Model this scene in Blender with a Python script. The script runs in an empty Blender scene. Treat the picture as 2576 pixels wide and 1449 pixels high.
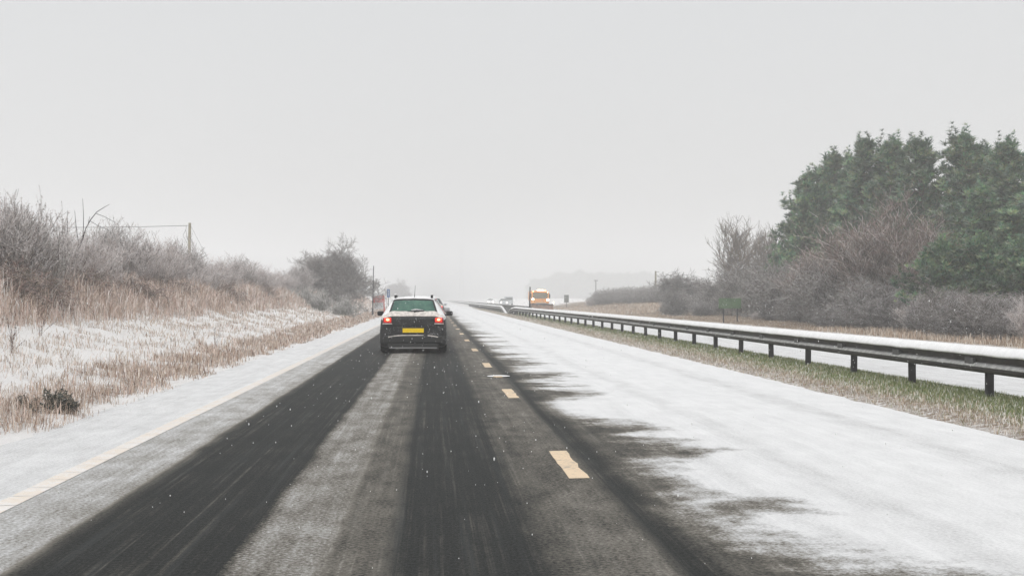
import bpy, bmesh, math, random
import numpy as np
from mathutils import Vector, Matrix, noise as mnoise
R = math.radians
sc = bpy.context.scene
COL = sc.collection

# ------------------------------------------------------------------ camera
cam_d = bpy.data.cameras.new("camera"); cam = bpy.data.objects.new("camera", cam_d); COL.objects.link(cam)
CAMZ = 1.4
cam.location = (0, 0, CAMZ)
cam.rotation_euler = (R(90.44), 0, R(-3.17))
cam_d.lens = 50; cam_d.sensor_width = 36; cam_d.clip_start = .05; cam_d.clip_end = 6000
sc.camera = cam
FD = 50 / 36 * 2576
MW = cam.rotation_euler.to_matrix()
def P(u, v, Y):
    """world point on the view ray of photograph point (u,v) (2576 px wide) at distance Y down the road"""
    d = MW @ Vector(((u - 1288) / FD, (724.5 - v) / FD, -1)).normalized()
    return Vector((0, 0, CAMZ)) + d * (Y / d.y)

# ------------------------------------------------------------------ sky, sun, exposure
SUN_EL, SUN_AZ = 48, 200
w = bpy.data.worlds.new("World"); sc.world = w; w.use_nodes = True
nt = w.node_tree; nt.nodes.clear()
out = nt.nodes.new('ShaderNodeOutputWorld')
sky = nt.nodes.new('ShaderNodeTexSky'); sky.sky_type = 'NISHITA'; sky.sun_disc = False
sky.sun_elevation = R(SUN_EL); sky.sun_rotation = R(SUN_AZ); sky.air_density = 1; sky.dust_density = 4
hs = nt.nodes.new('ShaderNodeHueSaturation'); hs.inputs['Saturation'].default_value = .12
bg1 = nt.nodes.new('ShaderNodeBackground'); bg1.inputs['Strength'].default_value = .05
nt.links.new(sky.outputs[0], hs.inputs['Color']); nt.links.new(hs.outputs[0], bg1.inputs['Color'])
# overcast layer: cloud brightest overhead, darker towards the horizon
tc = nt.nodes.new('ShaderNodeTexCoord'); sp = nt.nodes.new('ShaderNodeSeparateXYZ')
nt.links.new(tc.outputs['Generated'], sp.inputs[0])
cr = nt.nodes.new('ShaderNodeValToRGB')
cr.color_ramp.elements[0].position = 0; cr.color_ramp.elements[0].color = (.555, .55, .545, 1)
cr.color_ramp.elements[1].position = 1; cr.color_ramp.elements[1].color = (1, 1, 1, 1)
e = cr.color_ramp.elements.new(.2); e.color = (.56, .57, .577, 1)
e = cr.color_ramp.elements.new(.45); e.color = (.9, .91, .92, 1)
nt.links.new(sp.outputs['Z'], cr.inputs[0])
bg2 = nt.nodes.new('ShaderNodeBackground'); bg2.inputs['Strength'].default_value = 0.90
nt.links.new(cr.outputs[0], bg2.inputs['Color'])
ad = nt.nodes.new('ShaderNodeAddShader')
nt.links.new(bg1.outputs[0], ad.inputs[0]); nt.links.new(bg2.outputs[0], ad.inputs[1])
nt.links.new(ad.outputs[0], out.inputs['Surface'])
sd = bpy.data.lights.new("sun", 'SUN'); sd.energy = .6; sd.angle = R(35); sd.color = (1, .985, .96)
sun = bpy.data.objects.new("sun", sd); COL.objects.link(sun)
sun.rotation_euler = (R(90 - SUN_EL), 0, R(180 - SUN_AZ))
sc.view_settings.view_transform = 'Standard'; sc.view_settings.look = 'None'
sc.view_settings.exposure = 0.0; sc.view_settings.gamma = 1
sc.render.engine = 'CYCLES'
sc.cycles.volume_bounces = 5; sc.cycles.max_bounces = 8; sc.cycles.diffuse_bounces = 3

# ------------------------------------------------------------------ helpers
def tag(o, label=None, cat=None, group=None, kind=None):
    if label: o['label'] = label
    if cat: o['category'] = cat
    if group: o['group'] = group
    if kind: o['kind'] = kind
    return o
def empty(name, loc, label, cat, group=None, rz=0):
    o = bpy.data.objects.new(name, None); COL.objects.link(o); o.location = loc; o.rotation_euler = (0, 0, rz)
    o.empty_display_size = .2
    return tag(o, label, cat, group)
def link(name, me, parent=None, m=None):
    if m is not None:
        me.materials.clear(); me.materials.append(m)
    o = bpy.data.objects.new(name, me); COL.objects.link(o)
    if parent is not None: o.parent = parent
    return o
def mesh_np(name, V, F, col=None, smooth=False):
    V = np.asarray(V, dtype=np.float32); F = np.asarray(F, dtype=np.int32)
    k = F.shape[1]
    me = bpy.data.meshes.new(name)
    me.vertices.add(len(V)); me.vertices.foreach_set('co', V.ravel())
    me.loops.add(F.size); me.loops.foreach_set('vertex_index', F.ravel())
    me.polygons.add(len(F)); me.polygons.foreach_set('loop_start', np.arange(0, F.size, k, dtype=np.int32))
    if smooth: me.polygons.foreach_set('use_smooth', np.ones(len(F), dtype=bool))
    me.update(calc_edges=True)
    if col is not None:
        a = me.color_attributes.new('tint', 'FLOAT_COLOR', 'POINT')
        c = np.ones((len(V), 4), dtype=np.float32); c[:, :3] = col
        a.data.foreach_set('color', c.ravel())
    return me
class MB:
    """collects shapes into ONE mesh"""
    def __init__(s): s.bm = bmesh.new()
    def box(s, c, size, bev=0, rot=None, seg=2):
        M = Matrix.Translation(c) @ (rot.to_4x4() if rot is not None else Matrix()) @ Matrix.Diagonal((*size, 1))
        r = bmesh.ops.create_cube(s.bm, size=1, matrix=M)
        if bev:
            es = {e for v in r['verts'] for e in v.link_edges}
            bmesh.ops.bevel(s.bm, geom=list(es), offset=bev, segments=seg, affect='EDGES', profile=.6)
        return s
    def cyl(s, a, b, r0, r1=None, n=10, caps=True):
        a = Vector(a); b = Vector(b); d = b - a
        q = d.to_track_quat('Z', 'Y').to_matrix().to_4x4()
        bmesh.ops.create_cone(s.bm, cap_ends=caps, segments=n, radius1=r0, radius2=r0 if r1 is None else r1, depth=d.length,
                              matrix=Matrix.Translation((a + b) / 2) @ q)
        return s
    def ball(s, c, size, sub=2):
        bmesh.ops.create_icosphere(s.bm, subdivisions=sub, radius=1, matrix=Matrix.Translation(c) @ Matrix.Diagonal((*size, 1)))
        return s
    def tube(s, pts, radii, n=6):
        pts = [Vector(p) for p in pts]
        if not hasattr(radii, '__len__'): radii = [radii] * len(pts)
        for i in range(len(pts) - 1): s.cyl(pts[i], pts[i + 1], radii[i], radii[i + 1], n)
        return s
    def build(s, name, m, parent=None, smooth=False):
        me = bpy.data.meshes.new(name); s.bm.to_mesh(me); s.bm.free()
        if smooth:
            for p in me.polygons: p.use_smooth = True
        return link(name, me, parent, m)
def extrude_profile(path, prof, close=True):
    """sweep a (x,z) profile along path points (x,y,z): returns V,F quads"""
    V = []; n = len(prof)
    for p in path:
        for (a, b) in prof: V.append((p[0] + a, p[1], p[2] + b * (p[3] if len(p) > 3 else 1)))
    F = []
    for i in range(len(path) - 1):
        for j in range(n if close else n - 1):
            k = (j + 1) % n
            F.append((i * n + j, i * n + k, (i + 1) * n + k, (i + 1) * n + j))
    return V, F

# ------------------------------------------------------------------ materials
def newmat(name):
    m = bpy.data.materials.new(name); m.use_nodes = True
    t = m.node_tree; return m, t, t.nodes['Principled BSDF']
def N(t, typ, **kw):
    n = t.nodes.new(typ)
    for k, v in kw.items(): setattr(n, k, v)
    return n
def val(t, sock, v):
    if hasattr(v, 'is_linked') or hasattr(v, 'links'): t.links.new(v, sock)
    else: sock.default_value = v
def math_(t, op, a, b=None, c=None, clamp=False):
    n = N(t, 'ShaderNodeMath', operation=op); n.use_clamp = clamp
    for i, x in enumerate((a, b, c)):
        if x is not None: val(t, n.inputs[i], x)
    return n.outputs[0]
def mixc(t, f, a, b):
    n = N(t, 'ShaderNodeMix', data_type='RGBA')
    val(t, n.inputs[0], f)
    for s, x in ((n.inputs[6], a), (n.inputs[7], b)):
        if isinstance(x, tuple): s.default_value = (*x, 1) if len(x) == 3 else x
        else: t.links.new(x, s)
    return n.outputs[2]
def noise_(t, vec, scale, detail=4, rough=.6, dim='3D'):
    n = N(t, 'ShaderNodeTexNoise', noise_dimensions=dim)
    n.inputs['Scale'].default_value = scale; n.inputs['Detail'].default_value = detail; n.inputs['Roughness'].default_value = rough
    if vec is not None: t.links.new(vec, n.inputs['Vector'])
    return n.outputs['Fac']
def smooth_(t, x, a, b, lo=0., hi=1.):
    n = N(t, 'ShaderNodeMapRange', interpolation_type='SMOOTHSTEP')
    t.links.new(x, n.inputs[0]); n.inputs[1].default_value = a; n.inputs[2].default_value = b
    n.inputs[3].default_value = lo; n.inputs[4].default_value = hi
    return n.outputs[0]
def objvec(t, scale=None):
    g = N(t, 'ShaderNodeTexCoord').outputs['Object']
    if scale:
        mp = N(t, 'ShaderNodeMapping'); mp.inputs['Scale'].default_value = scale
        t.links.new(g, mp.inputs[0]); return mp.outputs[0]
    return g
def ramp(t, x, stops):
    n = N(t, 'ShaderNodeValToRGB'); el = n.color_ramp.elements
    el[0].position, c = stops[0]; el[0].color = c if isinstance(c, tuple) else (c, c, c, 1)
    el[1].position, c = stops[-1]; el[1].color = c if isinstance(c, tuple) else (c, c, c, 1)
    for p, c in stops[1:-1]:
        e = el.new(p); e.color = c if isinstance(c, tuple) else (c, c, c, 1)
    t.links.new(x, n.inputs[0]); return n.outputs[0]
def bump_(t, b, h, dist, strength=1.):
    n = N(t, 'ShaderNodeBump'); n.inputs['Strength'].default_value = strength; n.inputs['Distance'].default_value = dist
    t.links.new(h, n.inputs['Height']); t.links.new(n.outputs[0], b.inputs['Normal'])
def paint(name, col, rough=.5, spec=.5, var=.25, scale=6, snow=0., metal=0., coat=0., col2=None):
    """solid material with mottled colour and optional snow speckle"""
    m, t, b = newmat(name); v = objvec(t)
    n1 = noise_(t, v, scale, 5)
    dark = tuple(c * (1 - var) for c in col); light = tuple(min(1, c * (1 + var)) for c in col) if col2 is None else col2
    c = mixc(t, smooth_(t, n1, .3, .7), dark, light)
    if snow > 0:
        n2 = math_(t, 'ADD', math_(t, 'MULTIPLY', noise_(t, v, scale * 5, 6, .75), .75), math_(t, 'MULTIPLY', noise_(t, v, scale * .6, 3), .25))
        s = smooth_(t, n2, .70 - snow, .84 - snow)
        c = mixc(t, s, c, (.72, .72, .73))
    t.links.new(c, b.inputs['Base Color'])
    b.inputs['Roughness'].default_value = rough; b.inputs['Specular IOR Level'].default_value = spec
    b.inputs['Metallic'].default_value = metal; b.inputs['Coat Weight'].default_value = coat
    return m
def emit(name, col, strength):
    m, t, b = newmat(name)
    b.inputs['Base Color'].default_value = (*col, 1); b.inputs['Emission Color'].default_value = (*col, 1)
    b.inputs['Emission Strength'].default_value = strength; return m
def twigmat(name, frost_lo, frost_hi, frost=(.70, .67, .68), rough=.9):
    """bark / stalk colour from each twig's own tint, snow lying on faces that look up"""
    m, t, b = newmat(name)
    a = N(t, 'ShaderNodeVertexColor', layer_name='tint').outputs[0]
    g = N(t, 'ShaderNodeNewGeometry'); s = N(t, 'ShaderNodeSeparateXYZ'); t.links.new(g.outputs['Normal'], s.inputs[0])
    n = noise_(t, objvec(t), 5, 3)
    z = math_(t, 'ADD', s.outputs['Z'], math_(t, 'MULTIPLY', math_(t, 'SUBTRACT', n, .5), 1.2))
    f = smooth_(t, z, frost_lo, frost_hi)
    c = mixc(t, f, a, frost)
    t.links.new(c, b.inputs['Base Color']); b.inputs['Roughness'].default_value = rough
    b.inputs['Specular IOR Level'].default_value = .15
    return m

def road_material(name, near=True):
    m, t, b = newmat(name)
    g = N(t, 'ShaderNodeNewGeometry').outputs['Position']
    s = N(t, 'ShaderNodeSeparateXYZ'); t.links.new(g, s.inputs[0]); X, Y = s.outputs['X'], s.outputs['Y']
    def mp(sc_):
        n = N(t, 'ShaderNodeMapping'); n.inputs['Scale'].default_value = sc_; t.links.new(g, n.inputs[0]); return n.outputs[0]
    fine = noise_(t, g, 38, 5, .75)
    grit = noise_(t, mp((1, .45, 1)), 55, 5, .8)
    mid = noise_(t, mp((1.4, .5, 1)), 2.6, 5, .65)
    streak = noise_(t, mp((9, .16, 1)), 1.2, 4, .6)
    big = noise_(t, mp((.35, .30, 1)), 1.0, 5, .6)
    if near:
        w1 = noise_(t, mp((.2, .35, 1)), 1.3, 5, .65)
        xw = math_(t, 'ADD', X, math_(t, 'MULTIPLY', math_(t, 'SUBTRACT', mid, .5), .05))
        xw = math_(t, 'ADD', xw, math_(t, 'MULTIPLY', math_(t, 'SUBTRACT', w1, .5), .10))
        xw = math_(t, 'ADD', xw, math_(t, 'MULTIPLY', math_(t, 'SUBTRACT', fine, .5), .14))
        x01 = math_(t, 'DIVIDE', math_(t, 'ADD', xw, 4.4), 11.)
        q = lambda x: (x + 4.4) / 11.
        cov = ramp(t, x01, [(0, .86), (q(-2.98), .86), (q(-2.80), .66), (q(-2.5), .64), (q(-2.22), .57), (q(-2.16), .08), (q(-2.07), .004),
                            (q(-1.2), .004), (q(-1.08), .004), (q(-1.03), .40), (q(-.60), .40), (q(-.53), .19), (q(-.28), .15),
                            (q(-.19), .004), (q(.56), .004), (q(.66), .11), (q(1.0), .21), (q(1.22), .19), (q(1.31), .004), (q(1.43), .004), (q(1.58), .12), (q(2.05), .12)])
        # ragged snow edge right of the lane line: its distance wanders with the place along the road
        e1 = noise_(t, mp((.10, .30, 1)), 1.0, 2.5, .6)
        e2 = noise_(t, mp((1.0, .9, 1)), 1.5, 6, .7)
        edge = math_(t, 'ADD', 1.0, math_(t, 'MULTIPLY', smooth_(t, e1, .36, .64), 1.0))
        edge = math_(t, 'ADD', edge, math_(t, 'MULTIPLY', math_(t, 'SUBTRACT', e2, .5), 2.7))
        for yc, wd, am in ((6.9, 1.7, 1.15), (14.2, 2.6, .75), (20.5, 1.5, .4)):     # bare patches blown clear beside the lane line
            edge = math_(t, 'ADD', edge, smooth_(t, math_(t, 'ABSOLUTE', math_(t, 'SUBTRACT', Y, yc)), 0, wd, am, 0))
        dx = math_(t, 'SUBTRACT', X, edge)
        sn = smooth_(t, dx, -.40, .70)
        ok = smooth_(t, X, 1.3, 1.75)
        sn = math_(t, 'MULTIPLY', sn, ok)
        cov = math_(t, 'ADD', cov, math_(t, 'MULTIPLY', sn, math_(t, 'SUBTRACT', .93, cov)))
        # slush dragged into thin lines along the travel direction
        dr = noise_(t, mp((22, .10, 1)), 1.0, 4, .65); dr2 = noise_(t, mp((60, .5, 1)), 1.0, 3, .6)
        cov = math_(t, 'ADD', cov, math_(t, 'MULTIPLY', math_(t, 'ADD', smooth_(t, dr, .5, .74, 0, .085), smooth_(t, dr2, .52, .8, 0, .06)), smooth_(t, mid, .3, .7, .35, 1.3)))
        # faint old wheel tracks in the snow of the outer lane
        for xc, wd, am in ((3.05, .28, .06), (4.75, .32, .08), (2.35, .16, .04)):
            d = math_(t, 'ABSOLUTE', math_(t, 'SUBTRACT', math_(t, 'ADD', X, math_(t, 'MULTIPLY', math_(t, 'SUBTRACT', w1, .5), .5)), xc))
            cov = math_(t, 'SUBTRACT', cov, smooth_(t, d, 0, wd, am, 0))
    else:
        cov = math_(t, 'ADD', .86, math_(t, 'MULTIPLY', math_(t, 'SUBTRACT', streak, .5), .25))
    # modulate: slush mottling strongest where cover is partial
    part = math_(t, 'MULTIPLY', math_(t, 'MULTIPLY', cov, math_(t, 'SUBTRACT', 1.02, cov)), 4.)
    md = math_(t, 'ADD', math_(t, 'MULTIPLY', math_(t, 'SUBTRACT', fine, .5), 2.0), math_(t, 'MULTIPLY', math_(t, 'SUBTRACT', mid, .5), .8))
    md = math_(t, 'ADD', md, math_(t, 'MULTIPLY', math_(t, 'SUBTRACT', streak, .5), .35))
    cov2 = math_(t, 'ADD', cov, math_(t, 'MULTIPLY', md, math_(t, 'ADD', math_(t, 'MULTIPLY', part, 1.0), .02)), clamp=True)
    # small dark flecks breaking through
    fl = smooth_(t, noise_(t, mp((1.3, .8, 1)), 9, 5, .7), .66, .74)
    cov2 = math_(t, 'SUBTRACT', cov2, math_(t, 'MULTIPLY', math_(t, 'MULTIPLY', fl, part), .35), clamp=True)
    asp = mixc(t, smooth_(t, grit, .35, .75), (.005, .006, .006), (.040, .043, .041))
    asp = mixc(t, smooth_(t, streak, .5, .75, 0, .5), asp, (.045, .05, .05))
    snow = mixc(t, big, (.76, .765, .77), (.87, .87, .87))
    slush = mixc(t, smooth_(t, cov2, .2, .85), (.66, .605, .52), snow)
    c = mixc(t, cov2, asp, slush)
    t.links.new(c, b.inputs['Base Color'])
    t.links.new(smooth_(t, cov2, 0, .6, .55, .95), b.inputs['Roughness'])
    b.inputs['Specular IOR Level'].default_value = .03
    h = math_(t, 'ADD', math_(t, 'MULTIPLY', grit, .25), math_(t, 'ADD', math_(t, 'MULTIPLY', fine, .5), math_(t, 'MULTIPLY', cov2, 1.0)))
    bump_(t, b, h, .015, .8)
    return m

def terrain_material():
    m, t, b = newmat('snowy_ground')
    g = N(t, 'ShaderNodeNewGeometry').outputs['Position']
    s = N(t, 'ShaderNodeSeparateXYZ'); t.links.new(g, s.inputs[0]); X = s.outputs['X']
    n1 = noise_(t, g, .9, 6, .65); n2 = noise_(t, g, 7, 5, .7); n3 = noise_(t, g, 26, 4, .7)
    xw = math_(t, 'ADD', X, math_(t, 'MULTIPLY', math_(t, 'SUBTRACT', n1, .5), 1.2))
    x01 = math_(t, 'DIVIDE', math_(t, 'ADD', xw, 20.), 50.)
    q = lambda x: (x + 20.) / 50.
    cov = ramp(t, x01, [(0, .8), (q(-12.5), .85), (q(-9.5), .8), (q(-8.6), .85), (q(-6.3), .92), (q(-5.5), .72), (q(-4.7), .55), (q(-4.15), .74),
                        (q(-3.6), .9), (q(5.8), .55), (q(6.7), .42), (q(7.1), .26), (q(8.2), .26), (q(8.6), .6), (q(16.3), .7), (q(17.2), .35), (q(24), .4), (q(29), .6)])
    cov = math_(t, 'ADD', cov, smooth_(t, s.outputs['Y'], 200, 300, 0, .5))
    k = math_(t, 'ADD', math_(t, 'MULTIPLY', n2, .55), math_(t, 'MULTIPLY', n3, .45))
    f = smooth_(t, math_(t, 'SUBTRACT', math_(t, 'ADD', cov, 0.), k), -.06, .16)
    green = smooth_(t, math_(t, 'ABSOLUTE', math_(t, 'SUBTRACT', xw, 7.6)), .8, 1.3, 1, 0)
    earth = mixc(t, n2, (.16, .11, .075), (.30, .235, .17))
    earth = mixc(t, green, earth, (.17, .20, .09))
    snow = mixc(t, n1, (.78, .76, .75), (.86, .85, .84))
    t.links.new(mixc(t, f, earth, snow), b.inputs['Base Color'])
    b.inputs['Roughness'].default_value = .95; b.inputs['Specular IOR Level'].default_value = .1
    bump_(t, b, math_(t, 'ADD', n2, math_(t, 'MULTIPLY', n3, .5)), .08, .8)
    return m

M = {}
M['road'] = road_material('slushy_road'); M['road2'] = road_material('snow_covered_road', False); M['terrain'] = terrain_material()
def line_material(name, col, snowy, lo, hi):
    m, t, b = newmat(name); g = N(t, 'ShaderNodeNewGeometry').outputs['Position']
    n = noise_(t, g, 22, 5, .7); n2 = noise_(t, g, 3, 4, .6)
    f = smooth_(t, math_(t, 'ADD', math_(t, 'MULTIPLY', n, .6), math_(t, 'MULTIPLY', n2, .4)), lo, hi)
    c = mixc(t, f, col, snowy); t.links.new(c, b.inputs['Base Color']); b.inputs['Roughness'].default_value = .8
    b.inputs['Specular IOR Level'].default_value = .2; return m
M['dash'] = line_material('cream_paint', (.72, .57, .40), (.42, .36, .29), .50, .64)
M['edge'] = line_material('snowy_line', (.72, .65, .57), (.74, .72, .70), .44, .56)
M['snow'] = paint('snow', (.84, .84, .84), .95, .1, .05, 8)
M['dirtysnow'] = paint('tan_snow', (.68, .63, .59), .95, .1, .22, 14)
M['greysnow'] = paint('grey_snow', (.42, .42, .41), .9, .2, .25, 9)
M['steel'] = paint('weathered_steel', (.036, .031, .028), .6, .3, .4, 5, snow=.05)
M['steel2'] = paint('grey_steel', (.10, .10, .10), .6, .3, .3, 7, snow=.05)
M['post'] = paint('dark_post', (.035, .032, .034), .7, .25, .3, 8, snow=.02)
M['wood'] = paint('weathered_wood', (.27, .24, .17), .9, .1, .2, 4)
M['wire'] = paint('cable', (.08, .08, .08), .7, .2, .1, 3)
M['black'] = paint('black_plastic', (.014, .014, .015), .45, .3, .3, 9, snow=.15)
M['trim'] = paint('black_trim', (.012, .012, .012), .5, .4, .2, 9)
M['tyre'] = paint('tyre_rubber', (.015, .015, .015), .85, .2, .2, 12, snow=.04)
M['rim'] = paint('alloy', (.25, .25, .26), .4, .5, .1, 9, metal=.6)
M['red'] = paint('red_paint', (.40, .018, .02), .35, .5, .15, 5, snow=.05, coat=.3)
M['silver'] = paint('silver_paint', (.42, .44, .46), .4, .5, .1, 5, coat=.3)
M['whitep'] = paint('white_paint', (.75, .76, .77), .4, .5, .06, 5)
M['darkp'] = paint('dark_paint', (.05, .05, .055), .4, .5, .2, 5, snow=.05)
M['glass'] = paint('dark_glass', (.02, .028, .027), .12, .6, .3, 4)
M['plate'] = paint('yellow_plate', (.90, .62, .005), .5, .3, .06, 30)
M['orange'] = paint('orange_paint', (.88, .38, .10), .45, .4, .15, 4)
M['plough'] = paint('muddy_plough', (.17, .09, .06), .8, .2, .35, 3, col2=(.36, .18, .10))
M['signback'] = paint('grey_sign_back', (.16, .17, .16), .7, .3, .12, 5)
M['greensign'] = paint('green_sign', (.075, .13, .06), .7, .3, .25, 5)
M['bluesign'] = paint('blue_sign', (.045, .13, .33), .5, .3, .12, 5)
M['redsign'] = paint('red_sign', (.62, .13, .12), .6, .3, .1, 5)
M['galv'] = paint('galvanised', (.25, .25, .25), .6, .3, .15, 5)
M['tail'] = emit('tail_lamp', (1, .03, .015), 1.1)
M['tailcore'] = emit('tail_bulb', (1, .42, .16), 5.)
M['taildark'] = paint('red_lens', (.30, .01, .015), .3, .5, .15, 12)
M['head'] = emit('headlamp', (1, .9, .66), 16.)
M['headfar'] = emit('headlamp_far', (1, .86, .6), 60.)
M['beacon'] = emit('amber_beacon', (1, .50, .10), 9.)
M['bar'] = emit('light_bar', (1, .74, .38), 14.)
M['green_glass'], t_, b_ = newmat('tinted_rear_glass')
v_ = objvec(t_); n_ = noise_(t_, v_, 3.5, 4); n2_ = noise_(t_, v_, 70, 4, .7)
c_ = mixc(t_, smooth_(t_, n_, .3, .7), (.018, .085, .065), (.065, .17, .12))
c_ = mixc(t_, smooth_(t_, n2_, .62, .7), c_, (.45, .55, .5)); t_.links.new(c_, b_.inputs['Base Color'])
b_.inputs['Roughness'].default_value = .3

# ------------------------------------------------------------------ ground, roads, markings
def bank_z(x, y):
    n = mnoise.noise(Vector((x * .35, y * .22, 3.1))); n2 = mnoise.noise(Vector((x * 1.4, y * 1.1, 7.7))); n3 = mnoise.noise(Vector((x * 3.6, y * 3.1, 1.7)))
    if x < -4.0:
        xs = [-400, -60, -30, -20, -12.5, -10, -8, -6.5, -5.4, -4.4, -4.0]; zs = [3.5, 2.8, 2.4, 2.2, 2.0, 1.25, .68, .33, .12, .03, -.02]
        z = float(np.interp(x, xs, zs)); a = min(1, (-4.0 - x) / 1.5)
        fade = .4 if y > 140 else 1
        return z + a * (n * .15 + n2 * .11 + n3 * .07) * fade
    if x > 16.35:
        xs = [16.35, 17.3, 20, 23, 27, 40, 80, 400]; zs = [-.02, .03, .2, .75, 1.1, 1.3, 1.6, 2.5]
        if y < 120: zs = [-.02, .03, .12, .25, .4, .6, 1, 2]
        z = float(np.interp(x, xs, zs)); a = min(1, (x - 16.35) / 1.5)
        return z + a * (n * .1 + n2 * .05)
    if 5.75 < x < 8.4:
        a = min(x - 5.75, 8.4 - x) / .4; return -.02 + min(1, a) * (.055 + n2 * .02 + n3 * .012)
    return -.03
def grid(name, xs, ys, fz, m):
    nx, ny = len(xs), len(ys)
    V = [(x, y, fz(x, y)) for y in ys for x in xs]
    i = np.arange(nx * (ny - 1)).reshape(ny - 1, nx)[:, :-1].ravel()
    F = np.stack([i, i + 1, i + 1 + nx, i + nx], 1)
    return link(name, mesh_np(name, V, F, smooth=True), None, m)
ys = [-8 + .3 * i for i in range(130)]
while ys[-1] < 1300: ys.append(ys[-1] + max(.3, ys[-1] * .014))
xs = [-400, -250, -150, -100, -70, -50, -40, -32, -26, -22, -19] + [-17 + .28 * i for i in range(46)] + [-4.1, -3.98]
xs += [0, 5.7, 5.8] + [5.95 + .2 * i for i in range(12)] + [8.4, 8.5, 16.3] + [16.45 + .4 * i for i in range(27)] + [28, 30, 34, 40, 50, 70, 100, 160, 250, 400]
tag(grid('ground', sorted(set(xs)), ys, bank_z, M['terrain']), kind='structure')
def ragged_sheet(name, x0, x1, z, m, amp=.07, y1=1300):
    yy = [-8 + .25 * i for i in range(240)]
    while yy[-1] < y1: yy.append(yy[-1] + max(.25, yy[-1] * .02))
    V = []; F = []
    for i, y in enumerate(yy):
        a = amp * (mnoise.noise(Vector((y * 1.3, 1.3, x0))) + .6 * mnoise.noise(Vector((y * 4, 2.3, x0))))
        c = amp * (mnoise.noise(Vector((y * 1.1, 5.3, x1))) + .6 * mnoise.noise(Vector((y * 4, 7.3, x1))))
        V += [(x0 + a, y, z), (x1 + c, y, z)]
        if i: k = 2 * i; F.append((k - 2, k - 1, k + 1, k))
    return link(name, mesh_np(name, V, F), None, m)
tag(ragged_sheet('road', -4.12, 5.85, 0, M['road'], .10), kind='structure')
tag(ragged_sheet('opposite_road', 8.4, 16.45, 0, M['road2'], .08), kind='structure')
# broken lane line: 2 m marks every 9 m
V = []; F = []; rnd = random.Random(3)
y = 11.05 - 9
while y < 420:
    n = 8; b0 = len(V)
    for k in range(n + 1):
        yy = y + 2.0 * k / n
        V += [(1.058 + rnd.uniform(-.006, .006), yy, .004), (1.215 + rnd.uniform(-.014, .014), yy + rnd.uniform(-.03, .03), .004)]
        if k: q = b0 + 2 * k; F.append((q - 2, q - 1, q + 1, q))
    y += 9
tag(link('lane_markings', mesh_np('lane_markings', V, F), None, M['dash']), kind='structure')
V = []; F = []; y = 2.
while y < 420:      # ribbed edge line
    b0 = len(V); V += [(-2.99, y, .004), (-2.82, y + .01, .004), (-2.82, y + .455, .004), (-2.99, y + .445, .004)]
    F.append((b0, b0 + 1, b0 + 2, b0 + 3)); y += .46
tag(link('edge_line', mesh_np('edge_line', V, F), None, M['edge']), kind='structure')

# reflecting road stud with a plate of snow
st = empty('road_stud', (1.15, 25.3, .004), 'small road stud under a flat white patch of snow between two lane marks', 'road stud')
MB().box((0, 0, .012), (.16, .12, .022), .006).build('stud_body', M['dash'], st)
mb = MB(); mb.ball((.02, .22, .012), (.21, .16, .016), 3); mb.build('snow_cover', M['snow'], st, True)

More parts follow.
